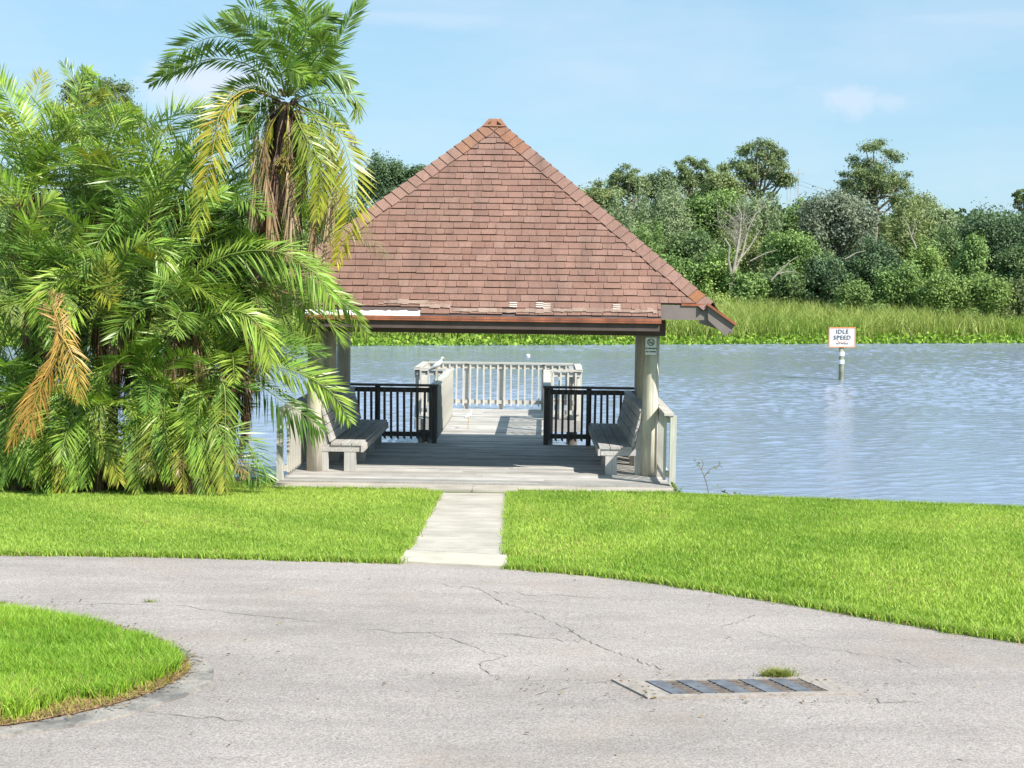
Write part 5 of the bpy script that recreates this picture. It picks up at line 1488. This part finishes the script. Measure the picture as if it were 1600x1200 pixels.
# dead white tree
Dd = 98.5
p0 = at_depth(1140, 478, Dd); o = thing('dead_tree', 'bare dead tree with bleached white branches standing in front of the tree line', 'tree', tuple(p0))
mb = MB(); wc = (.31, .28, .23)
def limb(pts, r0, r1):
    q = [at_depth(x, y, Dd + dd) - p0 for x, y, dd in pts]
    mb.tube(q, [r0 + (r1 - r0) * i / (len(q) - 1) for i in range(len(q))], 6, wc)
limb([(1140, 478, 0), (1143, 440, 0), (1150, 400, 0), (1156, 365, 0), (1158, 335, 0), (1150, 318, 0)], .15, .03)
limb([(1145, 430, 0), (1160, 395, .2), (1168, 360, .3), (1180, 335, .4), (1195, 322, .4)], .1, .025)
limb([(1143, 430, 0), (1138, 405, -.2), (1140, 385, -.3), (1132, 372, -.4)], .1, .05)
limb([(1152, 410, 0), (1172, 385, .3), (1180, 370, .4), (1188, 360, .4)], .07, .025)
for i in range(70):
    f = rng.random(); bx, by = 1154 + 14 * f * rng.normal(), 395 - 55 * f
    sx = rng.normal() * (14 + 14 * f); ex, ey = bx + sx, by - rng.uniform(16, 42) + abs(sx) * .25
    limb([(bx, by, 0), (bx + sx * .35, (by + ey) / 2 + 2, 0), (ex, ey, rng.normal() * .3)], .022, .006)
mb.build('trunk', M['bark'], o)
# pale fallen limbs of the tree to the right
p0 = at_depth(1210, 440, 98); o = thing('bare_limb', 'pale bare limbs slanting low in front of the bright green tree', 'branch', tuple(p0)); mb = MB(); Dd = 98
limb([(1205, 438, 0), (1220, 422, 0), (1235, 408, 0), (1248, 400, 0)], .07, .02); limb([(1215, 428, 0), (1232, 424, 0), (1246, 426, 0)], .05, .02); limb([(1172, 408, 0), (1195, 396, 0), (1215, 390, 0)], .05, .02); limb([(1320, 405, 0), (1338, 395, 0), (1352, 392, 0)], .05, .02)
mb.build('limb', M['bark'], o)
p0 = at_depth(1425, 385, 99); o = thing('bare_branch', 'thin pale branches showing in the tall olive green tree', 'branch', tuple(p0)); mb = MB(); Dd = 99
limb([(1432, 388, 0), (1424, 370, 0), (1418, 350, 0), (1408, 338, 0)], .06, .015); limb([(1424, 370, 0), (1430, 350, 0), (1428, 340, 0)], .04, .012)
mb.build('limb', M['bark'], o)

# brush along the back of the reeds, and the wood far behind
n = 26000
P, d = shore_pts(n, 13.5, 20, -45, 50)
nz = patch_noise(P[:, 0], P[:, 1], .5, 5)
z = -.2 + (1.7 + .8 * nz) * rng.random(n) ** .6
c_ = np.column_stack([P, z]); a = unit(rng.normal(0, 1, (n, 3))); b_ = unit(np.cross(a, rng.normal(0, 1, (n, 3)))); s_ = rng.uniform(.1, .2, (n, 1))
V = np.stack([c_ - a * s_, c_ + b_ * s_ * .6, c_ + a * s_, c_ - b_ * s_ * .6], 1).reshape(-1, 3)
m_ = np.clip(.4 + .3 * nz + rng.normal(0, .25, n), 0, 1)[:, None]
C = (np.array([[.13, .21, .05]]) * (1 - m_) + np.array([[.24, .33, .065]]) * m_) * rng.uniform(.7, 1.3, (n, 1))
o = link('brush', np_mesh('brush', V, np.arange(n * 4).reshape(-1, 4), None, np.repeat(C, 4, 0)), M['leaf']); tag(o, 'tangle of low brush between the reeds and the trees', 'brush', kind='stuff')
n = 90000
x = rng.uniform(-75, 75, n); y = rng.uniform(126, 142, n)
top = 8.9 + 0.8 * patch_noise(x, y * 0 + 3, .25, 8) + .5 * patch_noise(x, y, .9, 3)
z = .4 + (top - .4) * rng.random(n) ** .7
c_ = np.column_stack([x, y, z]); a = unit(rng.normal(0, 1, (n, 3))); b_ = unit(np.cross(a, rng.normal(0, 1, (n, 3)))); s_ = rng.uniform(.2, .4, (n, 1))
V = np.stack([c_ - a * s_, c_ + b_ * s_ * .6, c_ + a * s_, c_ - b_ * s_ * .6], 1).reshape(-1, 3)
C = np.array([[.115, .175, .075]]) * rng.uniform(.7, 1.5, (n, 1))
o = link('woods', np_mesh('woods', V, np.arange(n * 4).reshape(-1, 4), None, np.repeat(C, 4, 0)), M['leaf']); tag(o, 'dark continuous wood filling in behind the far trees', 'woods', kind='stuff')

# ------------------------------------------------------------------ power pylon and wires far off
Dp = 420.0; k = Dp / F
p0 = at_depth(1236, 420, Dp); p0[2] = 1.0; o = thing('power_pylon', 'faint lattice power pylon beyond the trees beside the tall pine', 'pylon', tuple(p0))
topz = at_depth(1236, 268, Dp)[2] - 1.0
mb = MB(); gc = (.42, .45, .48)
for sx in (-1, 1):
    mb.bar((sx * 8.5 * k, 0, 0), (sx * 8.5 * k, 0, topz + 1), .32, .32, gc)
    mb.bar((sx * 3.5 * k, 0, 0), (sx * 3.5 * k, 0, topz), .2, .2, gc)
mb.bar((-19 * k, 0, topz - .4), (16 * k, 0, topz - .4), .35, .35, gc)
zz = topz - 2
s_ = 1
while zz > 4:
    mb.bar((-8.5 * k * s_, 0, zz), (8.5 * k * s_, 0, zz - 4), .12, .12, gc); s_ = -s_; zz -= 4
for x in (-17, 0, 15): mb.bar((x * k, 0, topz - .4), (x * k, 0, topz - 2.6), .14, .14, gc)
mb.build('lattice', mat_plain('pylon_steel', (.42, .46, .52), .7, .05, 1), o)
mb = MB()
for (a, b_, sag) in (((1223, 282), (700, 250), 6), ((1251, 283), (1700, 345), 4), ((1236, 284), (1700, 352), 4)):
    A_, B_ = at_depth(*a, Dp), at_depth(*b_, Dp - 60)
    pts = [A_ * (1 - f) + B_ * f - np.array([0, 0, sag * 4 * f * (1 - f)]) for f in np.linspace(0, 1, 12)]
    mb.tube(pts, .06, 4)
tag(mb.build('power_line', mat_plain('cable', (.35, .38, .42), .7, .05, 1)), 'thin power lines strung from the distant pylon', 'cable')

S.cycles.max_bounces = 6; S.cycles.diffuse_bounces = 3; S.cycles.glossy_bounces = 3; S.cycles.transmission_bounces = 4; S.cycles.transparent_max_bounces = 6
S.cycles.use_denoising = True
S.cycles.sample_clamp_indirect = 6
